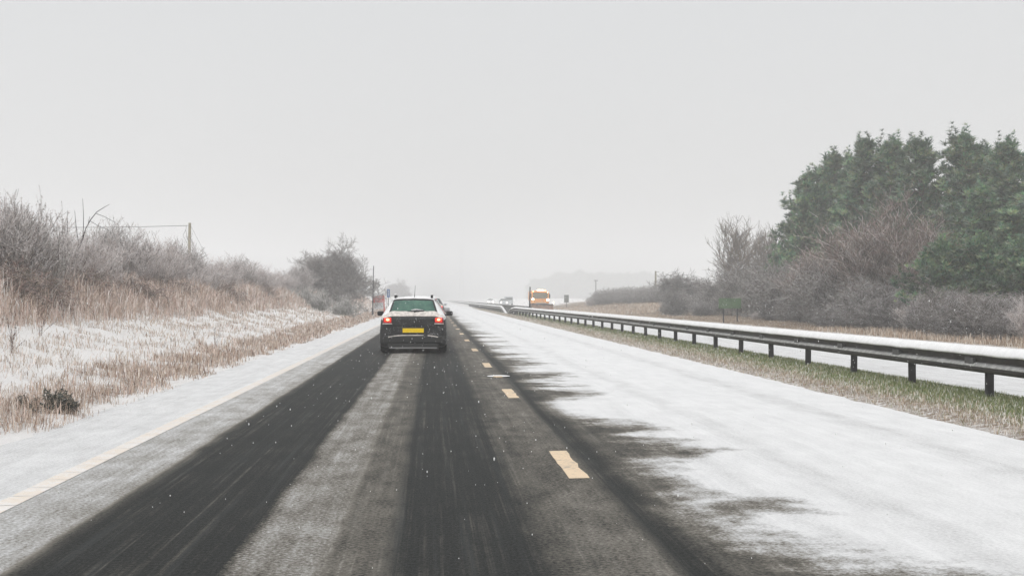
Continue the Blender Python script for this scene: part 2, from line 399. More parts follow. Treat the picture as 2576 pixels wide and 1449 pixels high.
# ------------------------------------------------------------------ crash barriers
def bx(y): return float(np.interp(y, [0, 60, 125, 140, 700], [7.72, 7.65, 6.85, 6.7, 6.2]))
WP = [(.0, .705), (-.05, .69), (-.105, .625), (-.105, .595), (-.04, .55), (-.04, .50), (-.095, .46), (-.095, .40), (-.05, .375), (-.01, .365),
      (-.004, .375), (-.04, .39), (-.08, .405), (-.08, .455), (-.026, .495), (-.026, .555), (-.09, .60), (-.09, .62), (-.04, .675), (.0, .69)]
SNOW1 = [(.0, .742), (-.045, .735), (-.09, .695), (-.132, .645), (-.134, .622), (-.112, .612), (-.10, .63), (-.05, .70), (.0, .71)]
SNOW2 = [(-.036, .515), (-.07, .50), (-.108, .468), (-.108, .452), (-.098, .45), (-.034, .502)]
def barrier(name, path, label, posts, xo=0, flip=1, h0=0):
    root = empty(name, (path[0][0], path[0][1], 0), label, 'crash barrier')
    o = path[0]
    pth = [(p[0] - o[0], p[1] - o[1], p[2] if len(p) > 2 else 0, 1) for p in path]
    for nm, prof, m in (('rail', WP, M['steel']), ('snow_cover', SNOW1, M['snow'])):
        q_ = pth
        if nm == 'snow_cover':      # uneven thickness along the rail
            q_ = []
            for i_ in range(len(pth) - 1):
                k_ = 10 if pth[i_][1] + o[1] < 60 else 2
                for j_ in range(k_):
                    f_ = j_ / k_; p_ = [pth[i_][c] * (1 - f_) + pth[i_ + 1][c] * f_ for c in range(3)]
                    n_ = mnoise.noise(Vector((p_[1] * 1.7, 3, xo))) + .7 * mnoise.noise(Vector((p_[1] * 6, 5, xo)))
                    q_.append((p_[0] - .006 * n_ * flip, p_[1], p_[2] + .008 * n_, 1))
            q_.append(pth[-1])
        V, F = extrude_profile(q_, [(a * flip, b) for a, b in prof])
        link(nm, mesh_np(nm, V, F, smooth=False), root, m)
    V, F = extrude_profile(pth, SNOW2 if flip == 1 else [(-a, b) for a, b in SNOW2])
    link('snow_strip', mesh_np('snow_strip', V, F), root, M['greysnow'])
    # rear face beam
    V, F = extrude_profile(pth, [(.14 * flip - a * flip, b) for a, b in WP]); link('rear_rail', mesh_np('rear_rail', V, F), root, M['steel'])
    for (px, py, sink) in posts:
        mb = MB()
        mb.box((0, 0, .29 - sink / 2), (.11, .07, .72 - sink), .008)
        p = mb.build('post', M['post'], root); p.location = (px - o[0] + .07 * flip, py - o[1], 0)
        p.rotation_euler = (R(rnd.uniform(-.8, .8)), R(rnd.uniform(-1.2, 1.2)), 0)
        if py < 70 and flip == 1:
            sp2 = MB(); sp2.box((-.004, .35, .52), (.075, .32, .10), .004)
            for yy_ in (.24, .46):
                for zz_ in (.425, .61): sp2.cyl((-.03, yy_, zz_), (-.052 if zz_ < .5 else -.06, yy_, zz_), .013, n=6)
            q2 = sp2.build('splice_plate', M['steel2'], root); q2.location = (px - o[0] - .05, py - o[1], 0)
    return root
ya = [0 + 3.2 * i for i in range(38)]
path = [(bx(y), y) for y in [-4 + 3.2 * i for i in range(38)]]
path += [(bx(117), 117), (bx(120), 120, 0), (bx(124), 124, -.12), (bx(129.5), 129.5, -.62)]
nb = barrier('crash_barrier', path, 'long dark crash barrier with snowy top along the green central reserve, nearest', [(bx(y), y, 0) for y in [3.5 + 3.2 * i for i in range(37)] if y < 120])
MB().box((bx(121) - path[0][0] + .07, 122.5 - path[0][1], .28), (.10, 4.2, .46), .01).build('end_panel', M['post'], nb)
path2 = [(bx(130.5), 130.5, -.62), (bx(137), 137, -.1), (bx(140), 140, 0)] + [(bx(y), y) for y in range(145, 760, 12)]
fb = barrier('crash_barrier', path2, 'second length of crash barrier beyond the V shaped gap, fading into the snowfall', [(bx(y), y, 0) for y in [140 + 3.2 * i for i in range(40)]])
path3 = [(8.6, y) for y in range(126, 760, 10)]
rb = barrier('crash_barrier', path3, 'dark crash barrier behind the other two, starting at the tall dark marker post', [(8.6, y, 0) for y in [126.5 + 2.4 * i for i in range(45)]], flip=-1)
mk = empty('marker_post', (P(1332, 752, 125).x, 125, 0), 'tall thin dark post standing just left of the orange snow plough lorry', 'marker post')
MB().tube([(0, 0, -.05), (0, 0, .5), (.02, 0, 1.2), (.05, 0, 2.46)], [.11, .07, .06, .055], 8).build('post', M['post'], mk)
MB().box((.035, 0, 1.95), (.05, .5, 1.0), .01, Matrix.Rotation(R(1.2), 3, 'Y')).build('sign_board', M['post'], mk)

# ------------------------------------------------------------------ cars
STN = [  # y, zb, w, zbelt, wbelt, ztop, wtop
    (0.00, .20, .800, .90, .760, .965, .715), (0.05, .17, .850, .91, .800, 1.05, .665), (0.13, .16, .865, .93, .815, 1.11, .635), (0.30, .16, .868, .95, .825, 1.33, .565),
    (0.42, .16, .870, .96, .830, 1.425, .535), (0.62, .16, .870, .96, .830, 1.463, .54), (1.4, .16, .870, .96, .830, 1.48, .56), (2.1, .16, .870, .95, .830, 1.45, .56),
    (2.5, .16, .870, .94, .825, 1.36, .57), (3.05, .16, .866, .92, .80, 1.03, .68), (3.6, .17, .855, .86, .79, .93, .66), (4.0, .19, .80, .74, .74, .80, .62), (4.14, .24, .72, .62, .66, .66, .56)]
def ctrl(stn):
    G = []
    for (y, zb, w, zbe, wbe, zt, wt) in stn:
        G.append([(0, y, zb), (w * .86, y, zb), (w, y, zb + .10), (w + .002, y, .5 * (zb + zbe)), (wbe, y, zbe), (wt, y, zt - .045), (wt * .82, y, zt - .004), (0, y, zt + .012)])
    return np.array(G)
def wts(n, us):
    """blend weights (len(us), n) of a softened Catmull-Rom curve through n points"""
    us = np.clip(np.asarray(us, dtype=float), 0, n - 1.0001); W = np.zeros((len(us), n))
    for r, u in enumerate(us):
        i = min(int(u), n - 2); f = u - i
        c = .5 * np.array([-f + 2 * f * f - f ** 3, 2 - 5 * f * f + 3 * f ** 3, f + 4 * f * f - 3 * f ** 3, -f * f + f ** 3]) * .55
        c[1] += .45 * (1 - f); c[2] += .45 * f
        for k in range(4): W[r, min(max(i - 1 + k, 0), n - 1)] += c[k]
    return W
def SS(G, I, J): return np.einsum('ai,ijk,bj->abk', wts(len(G), I), G, wts(8, J))
def patch(G, i0, i1, j0, j1, ni, nj, off=0, thick=0, both='mirror', wav=0, seed=0):
    """sub-patch of the body surface, mirrored in x; thick closes it as a shell"""
    I = np.linspace(i0, i1, ni + 1); J = np.linspace(j0, j1, nj + 1); e = 1e-2
    P0 = SS(G, I, J); pu = SS(G, I + e, J) - SS(G, I - e, J); pv = SS(G, I, J + e) - SS(G, I, J - e)
    n = np.cross(pu, pv); l = np.linalg.norm(n, axis=2, keepdims=True); n = np.where(l > 1e-9, n / np.maximum(l, 1e-9), np.array((0, 0, 1.)))
    for b, j in enumerate(J):
        if j < .5: n[:, b] = (0, 0, -1.)
        if j > 6.9: n[:, b, 0] = 0; n[:, b] /= np.linalg.norm(n[:, b], axis=1)[:, None]
    def side(sgn, offs):
        d = np.full(P0.shape[:2], offs)
        if wav:
            for a in range(ni + 1):
                for b in range(nj + 1): d[a, b] += wav * mnoise.noise(Vector(P0[a, b] * 5) + Vector((0, 0, seed)))
        q = P0 + n * d[:, :, None]; q = q * np.array((sgn, 1, 1)); return [[tuple(x) for x in row] for row in q]
    V = []; F = []
    def add(rows, flip):
        b0 = len(V); h = len(rows); wd = len(rows[0])
        for r in rows: V.extend(r)
        for a in range(h - 1):
            for b in range(wd - 1):
                q = (b0 + a * wd + b, b0 + a * wd + b + 1, b0 + (a + 1) * wd + b + 1, b0 + (a + 1) * wd + b)
                F.append(q[::-1] if flip else q)
        return b0, h, wd
    for sgn in ((1, -1) if both == 'mirror' else (both,)):
        b0, h, wd = add(side(sgn, off), sgn < 0)
        if thick:
            b1, _, _ = add(side(sgn, off - thick), sgn > 0)
            ring = [(a, 0) for a in range(h)] + [(h - 1, b) for b in range(1, wd)] + [(a, wd - 1) for a in range(h - 2, -1, -1)] + [(0, b) for b in range(wd - 2, 0, -1)]
            for k in range(len(ring)):
                a, b = ring[k]; c, d = ring[(k + 1) % len(ring)]
                F.append((b0 + a * wd + b, b0 + c * wd + d, b1 + c * wd + d, b1 + a * wd + b))
    return V, F
def mesh_patch(name, G, parent, m, *a, **k):
    V, F = patch(G, *a, **k)
    me = mesh_np(name, V, F, smooth=True)
    bm = bmesh.new(); bm.from_mesh(me); bmesh.ops.remove_doubles(bm, verts=bm.verts, dist=.0004); bmesh.ops.recalc_face_normals(bm, faces=bm.faces); bm.to_mesh(me); bm.free()
    return link(name, me, parent, m)
def caps(G, idx, bulge, mat_, parent, name):
    sec = list(SS(G, [idx], np.linspace(0, 7, 29))[0])
    ring = [tuple(p) for p in sec] + [(-p[0], p[1], p[2]) for p in sec[-2:0:-1]]
    c = np.mean(np.array(ring), axis=0); V = []; F = []; n = len(ring)
    for k, (s, d) in enumerate(((1, 0), (.97, .7), (.85, .95), (.5, 1.), (.02, 1.))):
        for p in ring: V.append((p[0] * s, p[1] + bulge * d, c[2] + (p[2] - c[2]) * s))
    for k in range(4):
        for q in range(n): F.append((k * n + q, k * n + (q + 1) % n, (k + 1) * n + (q + 1) % n, (k + 1) * n + q))
    me = mesh_np(name, V, F, smooth=True)
    bm = bmesh.new(); bm.from_mesh(me); bmesh.ops.recalc_face_normals(bm, faces=bm.faces); bm.to_mesh(me); bm.free()
    return link(name, me, parent, mat_)
def make_car(label, loc, rz, paintm, snow=True, lights='tail', rails=True, glass='green_glass', group=None, hl='headfar', lenx=1, hz=1):
    G = ctrl(STN); L = 4.14
    root = empty('car', loc, label, 'car', group, rz); root.scale = (lenx, 1, hz)
    mesh_patch('body', G, root, paintm, 0, 12, 0, 7, 44, 28)
    caps(G, 0, -.035, paintm, root, 'tailgate'); caps(G, 12, .03, paintm, root, 'front_bumper')
    rw = mesh_patch('rear_window', G, root, M['trim'], 1.7, 4.0, 5.1, 7, 20, 20, off=.012, thick=.008)
    mesh_patch('window_glass', G, rw, M[glass], 1.82, 3.42, 5.75, 7, 20, 20, off=.022, thick=.006)
    for sgn in (1, -1):
        for a, b in ((3.9, 5.9), (6.0, 8.6)): mesh_patch('side_window', G, root, M['glass'], a, b, 4.15, 4.9, 8, 4, off=.006, thick=.004, both=sgn)
    mesh_patch('windscreen', G, root, M['glass'], 7.55, 8.92, 5.1, 7, 8, 8, off=.006, thick=.004)
    if snow:
        mesh_patch('roof_snow', G, root, M['snow'], 4.25, 7.5, 5.0, 7, 26, 14, off=.010, thick=.022, wav=.012, seed=4)
        mesh_patch('tailgate_snow', G, root, M['dirtysnow'], .0, 1.85, 4.1, 7, 14, 40, off=.022, thick=.03, wav=.024, seed=2)
        for sgn in (1, -1): mesh_patch('pillar_snow', G, root, M['snow'], .0, 4.3, 3.92, 5.3, 24, 10, off=.010, thick=.012, both=sgn, wav=.006, seed=7) if paintm is M['black'] else None
    else:
        for sgn in (1, -1): mesh_patch('window_trim', G, root, M['trim'], 3.8, 8.7, 4.02, 4.1, 10, 2, off=.012, thick=.01, both=sgn)
    # bumper ledge, skid plate, tailgate recess
    b = MB()
    b.box((0, -.045, .36), (1.52, .11, .20), .04); b.box((0, -.03, .20), (1.30, .10, .12), .03)
    b.build('rear_bumper', M['trim'] if paintm is M['black'] else paintm, root)
    if snow:
        V = []; b = MB(); pr = None
        for k in range(25):
            x = -.64 + 1.28 * k / 24; z = .475 - .05 * (abs(x) / .64) ** 4
            th = .014 + .006 * mnoise.noise(Vector((x * 7, 2, 1)))
            if .27 < x < .33: pr = None; continue
            if pr: b.cyl(pr, (x, -.095, z), th, th, 6)
            pr = (x, -.095, z)
        b.build('ledge_snow', M['dirtysnow'], root, True)
        MB().box((0, -.09, .145), (1.22, .03, .03), .008).build('skid_plate', M['galv'], root)
        b = MB(); b.box((0, -.052, .82), (1.06, .03, .19), .02); b.build('boot_panel', M['black'], root)
    b = MB(); b.box((0, -.055, .605), (.60, .02, .15), .008); pf = b.build('plate_holder', M['trim'], root)
    if lights != 'head': MB().box((0, -.068, .605), (.545, .01, .115), .004).build('number_plate', M['plate'], pf)
    for sgn in (1, -1):
        tl = MB().box((sgn * .665, -.022, .865), (.23, .10, .155), .03).build('tail_light', M['taildark'], root)
        if lights == 'tail':
            MB().box((sgn * .655, -.074, .885), (.17, .012, .10), .004).build('lens', M['tail'], tl)
            MB().ball((sgn * .655, -.082, .892), (.045, .012, .032), 2).build('bulb', M['tailcore'], tl)
        if snow: MB().box((sgn * .665, -.045, .782), (.25, .08, .024), .01).build('light_ledge_snow', M['dirtysnow'], root)
        h = MB().box((sgn * .60, L + .01, .66), (.26, .10, .13), .03).build('headlight', M['head'] if lights == 'head' and hl == 'head' else (M[hl] if lights == 'head' else M['glass']), root)
        mr = MB(); mr.box((sgn * .95, 2.65, 1.03), (.18, .12, .13), .045, seg=3); mr.box((sgn * .85, 2.68, .985), (.10, .05, .04), .01)
        mr.build('wing_mirror', M['trim'] if paintm is M['black'] else M['silver'], root)
        if rails:
            r_ = MB(); r_.tube([(sgn * .475, .62, 1.47), (sgn * .478, .70, 1.535), (sgn * .49, 1.5, 1.555), (sgn * .48, 2.05, 1.52), (sgn * .48, 2.12, 1.45)], .019, 8)
            r_.box((sgn * .475, .60, 1.50), (.06, .12, .085), .015); rr_ = r_.build('roof_rail', M['trim'], root)
            MB().ball((sgn * .475, .62, 1.555), (.035, .06, .022), 2).build('rail_snow', M['snow'], rr_, True)
        for yy in (.78, 3.38):
            wl = MB(); wl.cyl((sgn * .66, yy, .325), (sgn * .862, yy, .325), .325, n=28)
            bmesh.ops.bevel(wl.bm, geom=[e for e in wl.bm.edges if len(e.link_faces) == 2 and any(len(f.verts) > 4 for f in e.link_faces)], offset=.03, segments=2, affect='EDGES')
            tt = wl.build('wheel', M['tyre'], root)
            MB().cyl((sgn * .85, yy, .325), (sgn * .868, yy, .325), .20, n=20).build('rim', M['rim'], tt)
    if rails:
        MB().tube([(.02, .75, 1.47), (.03, .55, 1.60), (.045, .36, 1.80)], [.012, .006, .004], 6).build('aerial', M['trim'], root)
        wp = MB(); wp.box((.10, .085, 1.122), (.36, .035, .03), .01, Matrix.Rotation(R(-2), 3, 'Y')); wp.cyl((.02, .04, 1.10), (.1, .085, 1.13), .022, n=8)
        wo = wp.build('rear_wiper', M['trim'], root)
        MB().tube([(-.05, .082, 1.145), (.06, .085, 1.158), (.26, .09, 1.142)], [.008, .016, .006], 6).build('wiper_snow', M['snow'], wo, True)
    return root
make_car('black hatchback with snowy roof and yellow number plate just ahead in the lane', (-.515, 36.8, 0), R(-.3), M['black'], lenx=1.0, hz=.972)
make_car('red car mostly hidden in front of the black hatchback, its right tail light showing', (-.46, 47.5, 0), 0, M['red'], snow=True, rails=False)
make_car('dark car far ahead in the lane, in front of the red car', (-.15, 92, 0), 0, M['darkp'], rails=False)
make_car('far oncoming car with two bright headlights, left of the silver one', (P(1233, 752, 400).x, 400, 0), R(180), M['whitep'], snow=False, lights='head', rails=False)
make_car('silver oncoming car with dim headlights, just left of the small grey van', (P(1265.5, 752, 288).x, 288, 0), R(180), M['silver'], snow=False, lights='head', rails=False, hl='head')
# small van behind it
X0 = P(1281, 752, 300).x
vn = empty('van', (X0, 300, 0), 'boxy grey van fading into the snowfall behind the silver oncoming car', 'van')
b = MB(); b.box((0, 2.6, 1.15), (1.65, 4.0, 1.55), .12, seg=3); b.build('cargo_body', M['silver'], vn)
b = MB(); b.box((0, .45, .75), (1.6, .9, .8), .15, seg=3); b.build('bonnet', M['silver'], vn)
MB().box((0, .58, 1.45), (1.45, .04, .55), .01, Matrix.Rotation(R(-12), 3, 'X')).build('windscreen', M['glass'], vn)
for sgn in (1, -1):
    for yy in (.9, 3.8): MB().cyl((sgn * .6, yy, .33), (sgn * .82, yy, .33), .33, n=20).build('wheel', M['tyre'], vn)
    MB().box((sgn * .62, -.01, .75), (.22, .04, .14), .015).build('headlight', M['glass'], vn)

# ------------------------------------------------------------------ gritting lorry with snow plough
X0 = P(1357, 752, 185).x
tr = empty('snow_plough_lorry', (X0, 185, 0), 'orange snow plough lorry with lit headlights and a bright light bar on its roof', 'lorry', None, R(180)); tr.scale = (1, 1, 1.05)
def mx(c, s, bev=0, rot=None): return MB().box(c, s, bev, rot, 3)
# local frame: lorry faces +Y (turned to the camera); local x is mirrored on screen
def X_(x): return -x
b = MB(); b.box((X_(.1), -.9, 1.45), (2.35, 1.9, 1.35), .12, seg=3); b.box((X_(.1), -.95, 2.18), (2.1, 1.6, .22), .10, seg=3); b.build('cab', M['orange'], tr)
mx((X_(.1), -2.9, 1.2), (2.3, 2.0, .5), .03).build('chassis', M['trim'], tr)
hp = MB(); hp.box((X_(.1), -4.1, 1.7), (2.3, 4.2, 1.1), .08); hp.box((X_(.1), -4.1, 2.28), (1.7, 3.8, .16), .05); hp.build('salt_hopper', M['orange'], tr)
ws = MB()
for k, (xa, xb) in enumerate(((-.83, 1.05),)):
    ws.box((X_(.11), .06, 1.80), (1.92, .05, .70), .05, Matrix.Rotation(R(-4), 3, 'X'), 3); ws.box((X_(.11), .075, 1.46), (1.5, .05, .16), .05, seg=3)
ws.build('windscreen', M['glass2'] if 'glass2' in M else paint('truck_glass', (.20, .17, .11), .3, .4, .3, 3), tr)
mx((X_(.1), .09, 1.05), (2.2, .12, .5), .05).build('grille_panel', M['orange'], tr)
mx((X_(.2), .17, .80), (1.3, .06, .10), .02).build('bumper_strip', M['silver'], tr)
mx((X_(.1), .05, .55), (2.3, .3, .4), .05).build('bumper', M['plough'], tr)
lb = mx((X_(.155), -.25, 2.36), (.92, .22, .10), .03).build('light_bar', M['trim'], tr)
for k in range(5): MB().ball((X_(-.2 + .17 * k), -.13, 2.40), (.085, .05, .075), 2).build('lamp', M['bar'], lb)
MB().cyl((X_(.73), -.25, 2.29), (X_(.73), -.25, 2.46), .10, .08, 12).build('beacon', M['beacon'], tr)
for x, z, r_ in ((-.86, 1.30, .13), (1.07, 1.21, .14)):
    hl = MB().cyl((X_(x), .12, z), (X_(x), .2, z), r_ + .03, n=16).build('headlight', M['silver'], tr)
    MB().ball((X_(x), .2, z), (r_, .05, r_), 2).build('bulb', M['head'], hl)
for x, z in ((-.83, 2.25), (1.06, 2.15), (-.82, 1.0)): MB().ball((X_(x), .12, z), (.035, .04, .06), 1).build('marker_lamp', M['bar'], tr)
for x, z0, z1 in ((-1.14, 1.5, 2.02), (1.34, 1.42, 1.95)):
    b = MB(); b.box((X_(x), .05, (z0 + z1) / 2), (.15, .08, z1 - z0), .03); s_ = 1 if x > 0 else -1
    b.cyl((X_(x), .0, z1 - .05), (X_(x - s_ * .28), -.1, z1), .02, n=6); b.build('mirror', M['trim'], tr)
pl = MB(); V = []; F = []
npl = 14; path_ = [(-1.05, .75), (1.72, 1.15)]
for i in range(npl + 1):
    a = i / npl; ang = R(-60 + 118 * a); z = .36 + .40 * math.sin(ang); dy = .22 * (1 - math.cos(ang))
    for (x, yo) in path_: V.append((X_(x), yo + dy, z)); V.append((X_(x), yo + dy - .04, z))
for i in range(npl):
    k = 4 * i
    F += [(k, k + 2, k + 6, k + 4), (k + 1, k + 5, k + 7, k + 3), (k, k + 4, k + 5, k + 1), (k + 2, k + 3, k + 7, k + 6)]
po = link('plough_blade', mesh_np('plough_blade', V, F, smooth=False), tr, M['plough'])
MB().cyl((X_(-.98), .84, .70), (X_(1.74), 1.25, .64), .065, n=8).build('blade_top_edge', M['trim'], po)
MB().cyl((X_(1.72), 1.2, .6), (X_(1.72), 1.2, .98), .015, n=6).build('blade_marker', M['bar'], po)
MB().box((X_(.3), .5, .45), (.9, .7, .14), .03).build('plough_mount', M['trim'], tr)
for x in (-.85, 1.05):
    for yy in (-.7, -4.0, -5.2):
        tt = MB().cyl((X_(x) - .15, yy, .48), (X_(x) + .15, yy, .48), .48, n=24).build('wheel', M['tyre'], tr)
        MB().cyl((X_(x) - .16, yy, .48), (X_(x) + .16, yy, .48), .24, n=16).build('rim', M['rim'], tt)

# ------------------------------------------------------------------ vegetation makers
def prisms(segs, tints, n=3):
    """segs (k,8): p0 p1 r0 r1 -> n-sided tapered prisms with a colour each"""
    A = np.array(segs, dtype=np.float64); p0, p1, r0, r1 = A[:, :3], A[:, 3:6], A[:, 6], A[:, 7]
    d = p1 - p0; d /= np.linalg.norm(d, axis=1)[:, None] + 1e-9
    up = np.where(np.abs(d[:, 2:3]) > .9, np.array([[1., 0, 0]]), np.array([[0, 0, 1.]]))
    a = np.cross(d, up); a /= np.linalg.norm(a, axis=1)[:, None] + 1e-9; b = np.cross(d, a)
    k = len(A); V = np.zeros((k, 2 * n, 3))
    for i in range(n):
        th = 2 * math.pi * i / n; o = a * math.cos(th) + b * math.sin(th)
        V[:, i] = p0 + o * r0[:, None]; V[:, n + i] = p1 + o * r1[:, None]
    base = (np.arange(k) * 2 * n)[:, None]; F = []
    for i in range(n):
        j = (i + 1) % n; F.append(np.concatenate([base + i, base + j, base + n + j, base + n + i], 1))
    return V.reshape(-1, 3), np.stack(F, 1).reshape(-1, 4), np.repeat(np.array(tints), 2 * n, axis=0)
def pick(rr, pal, var=.3):
    c = rr.choice(pal); k = 1 + rr.uniform(-var, var); return (c[0] * k, c[1] * k, c[2] * k)
PAL_BARE = [(.17, .14, .13), (.11, .09, .085), (.27, .235, .225), (.17, .14, .12), (.08, .075, .065), (.13, .13, .10)]
PAL_RED = [(.30, .20, .18), (.22, .15, .13), (.38, .28, .26), (.28, .24, .18)]
PAL_FROST = [(.62, .55, .53), (.46, .39, .37), (.74, .68, .66), (.28, .22, .20), (.48, .40, .34), (.17, .14, .12)]
PAL_GREEN = [(.09, .175, .095), (.135, .215, .11), (.055, .115, .07), (.20, .25, .135)]
def grow(rr, th, tw, p, d, L, r, lev, maxlev, kids, spread, up, droop, pal, leafy=0):
    nseg = 3 if lev < maxlev else 2
    q = p.copy(); pts = [q.copy()]; dd = d.copy()
    tint = pick(rr, pal)
    for i in range(nseg):
        dd = (dd + Vector((rr.gauss(0, .16), rr.gauss(0, .16), rr.gauss(0, .12) + up * .12 - droop * lev * .1))).normalized()
        q2 = q + dd * (L / nseg)
        ra = r * (1 - .6 * i / nseg); rb = r * (1 - .6 * (i + 1) / nseg)
        (th if lev <= 1 else tw).append(((*q, *q2, ra, rb), tint))
        q = q2; pts.append(q.copy())
    if leafy and lev == maxlev:
        for _ in range(leafy):
            a = rr.random(); pp = pts[0].lerp(pts[-1], a)
            ld = Vector((rr.gauss(0, 1), rr.gauss(0, 1), rr.gauss(.2, 1))).normalized() * rr.uniform(.03, .06)
            tw.append(((*pp, *(pp + ld), .014, .004), pick(rr, pal)))
    if lev >= maxlev: return
    for k in range(kids[lev]):
        a = rr.uniform(.25, 1.) if lev else rr.uniform(.12, 1.)
        i = min(int(a * nseg), nseg - 1); pp = pts[i].lerp(pts[i + 1], a * nseg - i)
        ax = Vector((rr.gauss(0, 1), rr.gauss(0, 1), rr.gauss(0, .5))).normalized()
        nd = (dd * (1 - spread) + ax * spread + Vector((0, 0, up * .25))).normalized()
        grow(rr, th, tw, pp, nd, L * rr.uniform(.42, .68), r * .52, lev + 1, maxlev, kids, spread, up, droop, pal, leafy)
def bush_data(seed, W, H, stems, kids, r=.02, spread=.55, up=.4, droop=0., pal=PAL_BARE, leafy=0, tr_=None, rmin=.0045, base=.35):
    rr = random.Random(seed); th = []; tw = []
    for s in range(stems):
        a = rr.uniform(0, 2 * math.pi); rad = rr.random() ** .6
        bp = Vector((math.cos(a) * rad * W * base * .5, math.sin(a) * rad * W * base * .5, -.1))
        tip = Vector((math.cos(a) * rad * W * .42, math.sin(a) * rad * W * .42, H * (.78 - .28 * rad * rad)))
        d = tip - bp; L = d.length * .8
        grow(rr, th, tw, bp, d.normalized(), L, r * rr.uniform(.7, 1.2), 0, len(kids), kids, spread, up, droop, pal, leafy)
    out = []
    for nm, sg in (('stems', th), ('twigs', tw)):
        S_ = [list(s[0]) for s in sg]
        for s in S_: s[6] = max(s[6], rmin); s[7] = max(s[7], rmin * .7)
        V, F, C_ = prisms(S_, [s[1] for s in sg], 3)
        out.append(mesh_np(nm, V, F, C_))
    return out
MT = {'bare': twigmat('bare_twigs', .4, 1.05), 'frost': twigmat('frosted_twigs', -.35, .6, (.78, .74, .73)),
      'plain': twigmat('dry_twigs', .75, 1.3), 'needle': twigmat('pine_needles', .5, 1.25, (.50, .54, .51)), 'bark': twigmat('pine_bark', .6, 1.2)}
for me_m in MT.values(): pass
PROTO = {}
def proto(key, mat_, **k):
    ms = bush_data(**k)
    for me in ms: me.materials.append(MT[mat_])
    PROTO[key] = ms
proto('hedge_a', 'frost', seed=11, W=3.6, H=2.6, stems=20, kids=[7, 6, 5], r=.020, spread=.62, up=.5, pal=PAL_FROST, rmin=.006)
proto('hedge_b', 'frost', seed=12, W=4.2, H=2.3, stems=24, kids=[7, 6, 4], r=.018, spread=.6, up=.7, pal=PAL_FROST, rmin=.006)
proto('hedge_c', 'frost', seed=13, W=3.4, H=3.0, stems=18, kids=[8, 6, 4], r=.018, spread=.5, up=.9, pal=PAL_FROST + PAL_BARE, leafy=2, rmin=.006)
proto('wispy', 'frost', seed=14, W=2.8, H=2.6, stems=34, kids=[6, 5], r=.013, spread=.26, up=.9, pal=PAL_BARE + PAL_FROST + [(.22, .24, .17), (.28, .29, .22)], leafy=5, rmin=.005)
proto('bramble', 'plain', seed=15, W=3.0, H=1.6, stems=20, kids=[6, 6, 3], r=.014, spread=.7, up=.2, droop=.6, pal=PAL_BARE + PAL_RED, rmin=.006)
proto('thorn', 'bare', seed=16, W=6.4, H=6.0, stems=13, kids=[9, 8, 7, 3], r=.06, spread=.6, up=.35, pal=PAL_BARE + [(.20, .19, .17), (.32, .29, .27)], rmin=.012, base=.25)
proto('thicket', 'bare', seed=17, W=5.2, H=3.6, stems=20, kids=[8, 7, 6], r=.03, spread=.62, up=.4, pal=PAL_BARE + [(.42, .40, .38), (.32, .30, .27), (.48, .45, .43)], rmin=.011)
proto('thicket_b', 'bare', seed=18, W=4.6, H=3.0, stems=20, kids=[8, 7, 6], r=.028, spread=.66, up=.3, pal=PAL_BARE + [(.42, .40, .39), (.17, .18, .14), (.36, .34, .31)], rmin=.011)
proto('redbush', 'plain', seed=19, W=5.0, H=6.2, stems=12, kids=[9, 8, 6, 2], r=.045, spread=.5, up=.6, pal=PAL_RED + PAL_BARE + PAL_FROST, rmin=.009)
proto('roundbush', 'bare', seed=20, W=4.2, H=4.0, stems=24, kids=[9, 7, 6], r=.03, spread=.7, up=.25, pal=PAL_BARE + [(.10, .12, .10), (.22, .21, .20), (.3, .28, .27)], rmin=.015)
proto('poplar', 'plain', seed=21, W=2.2, H=8.8, stems=2, kids=[15, 7, 6], r=.10, spread=.48, up=.7, pal=[(.10, .08, .065), (.14, .11, .085), (.20, .15, .10)], leafy=2, rmin=.013, base=.12)
proto('gorse', 'frost', seed=22, W=2.2, H=1.4, stems=24, kids=[6, 5], r=.014, spread=.5, up=.5, pal=[(.10, .12, .08), (.16, .17, .12), (.07, .08, .06)], leafy=8, rmin=.008)
proto('sprig', 'plain', seed=23, W=.9, H=.5, stems=9, kids=[7, 4], r=.008, spread=.55, up=.6, pal=[(.12, .12, .10), (.07, .08, .065), (.22, .19, .15)], leafy=6, rmin=.004)
proto('weed', 'plain', seed=24, W=.25, H=1.6, stems=3, kids=[4, 2], r=.007, spread=.3, up=.9, pal=[(.20, .13, .10), (.13, .09, .07), (.1, .09, .08)], leafy=1, rmin=.004)
def plant(name, key, x, y, s, label, cat, rz, group=None, zs=1, z=None):
    o = empty(name, (x, y, bank_z(x, y) - .05 if z is None else z), label, cat, group, rz)
    for nm, me in zip(('stems', 'twigs'), PROTO[key]):
        c = link(nm, me, o)
    o.scale = (s, s, s * zs)
    return o
rv = random.Random(77)
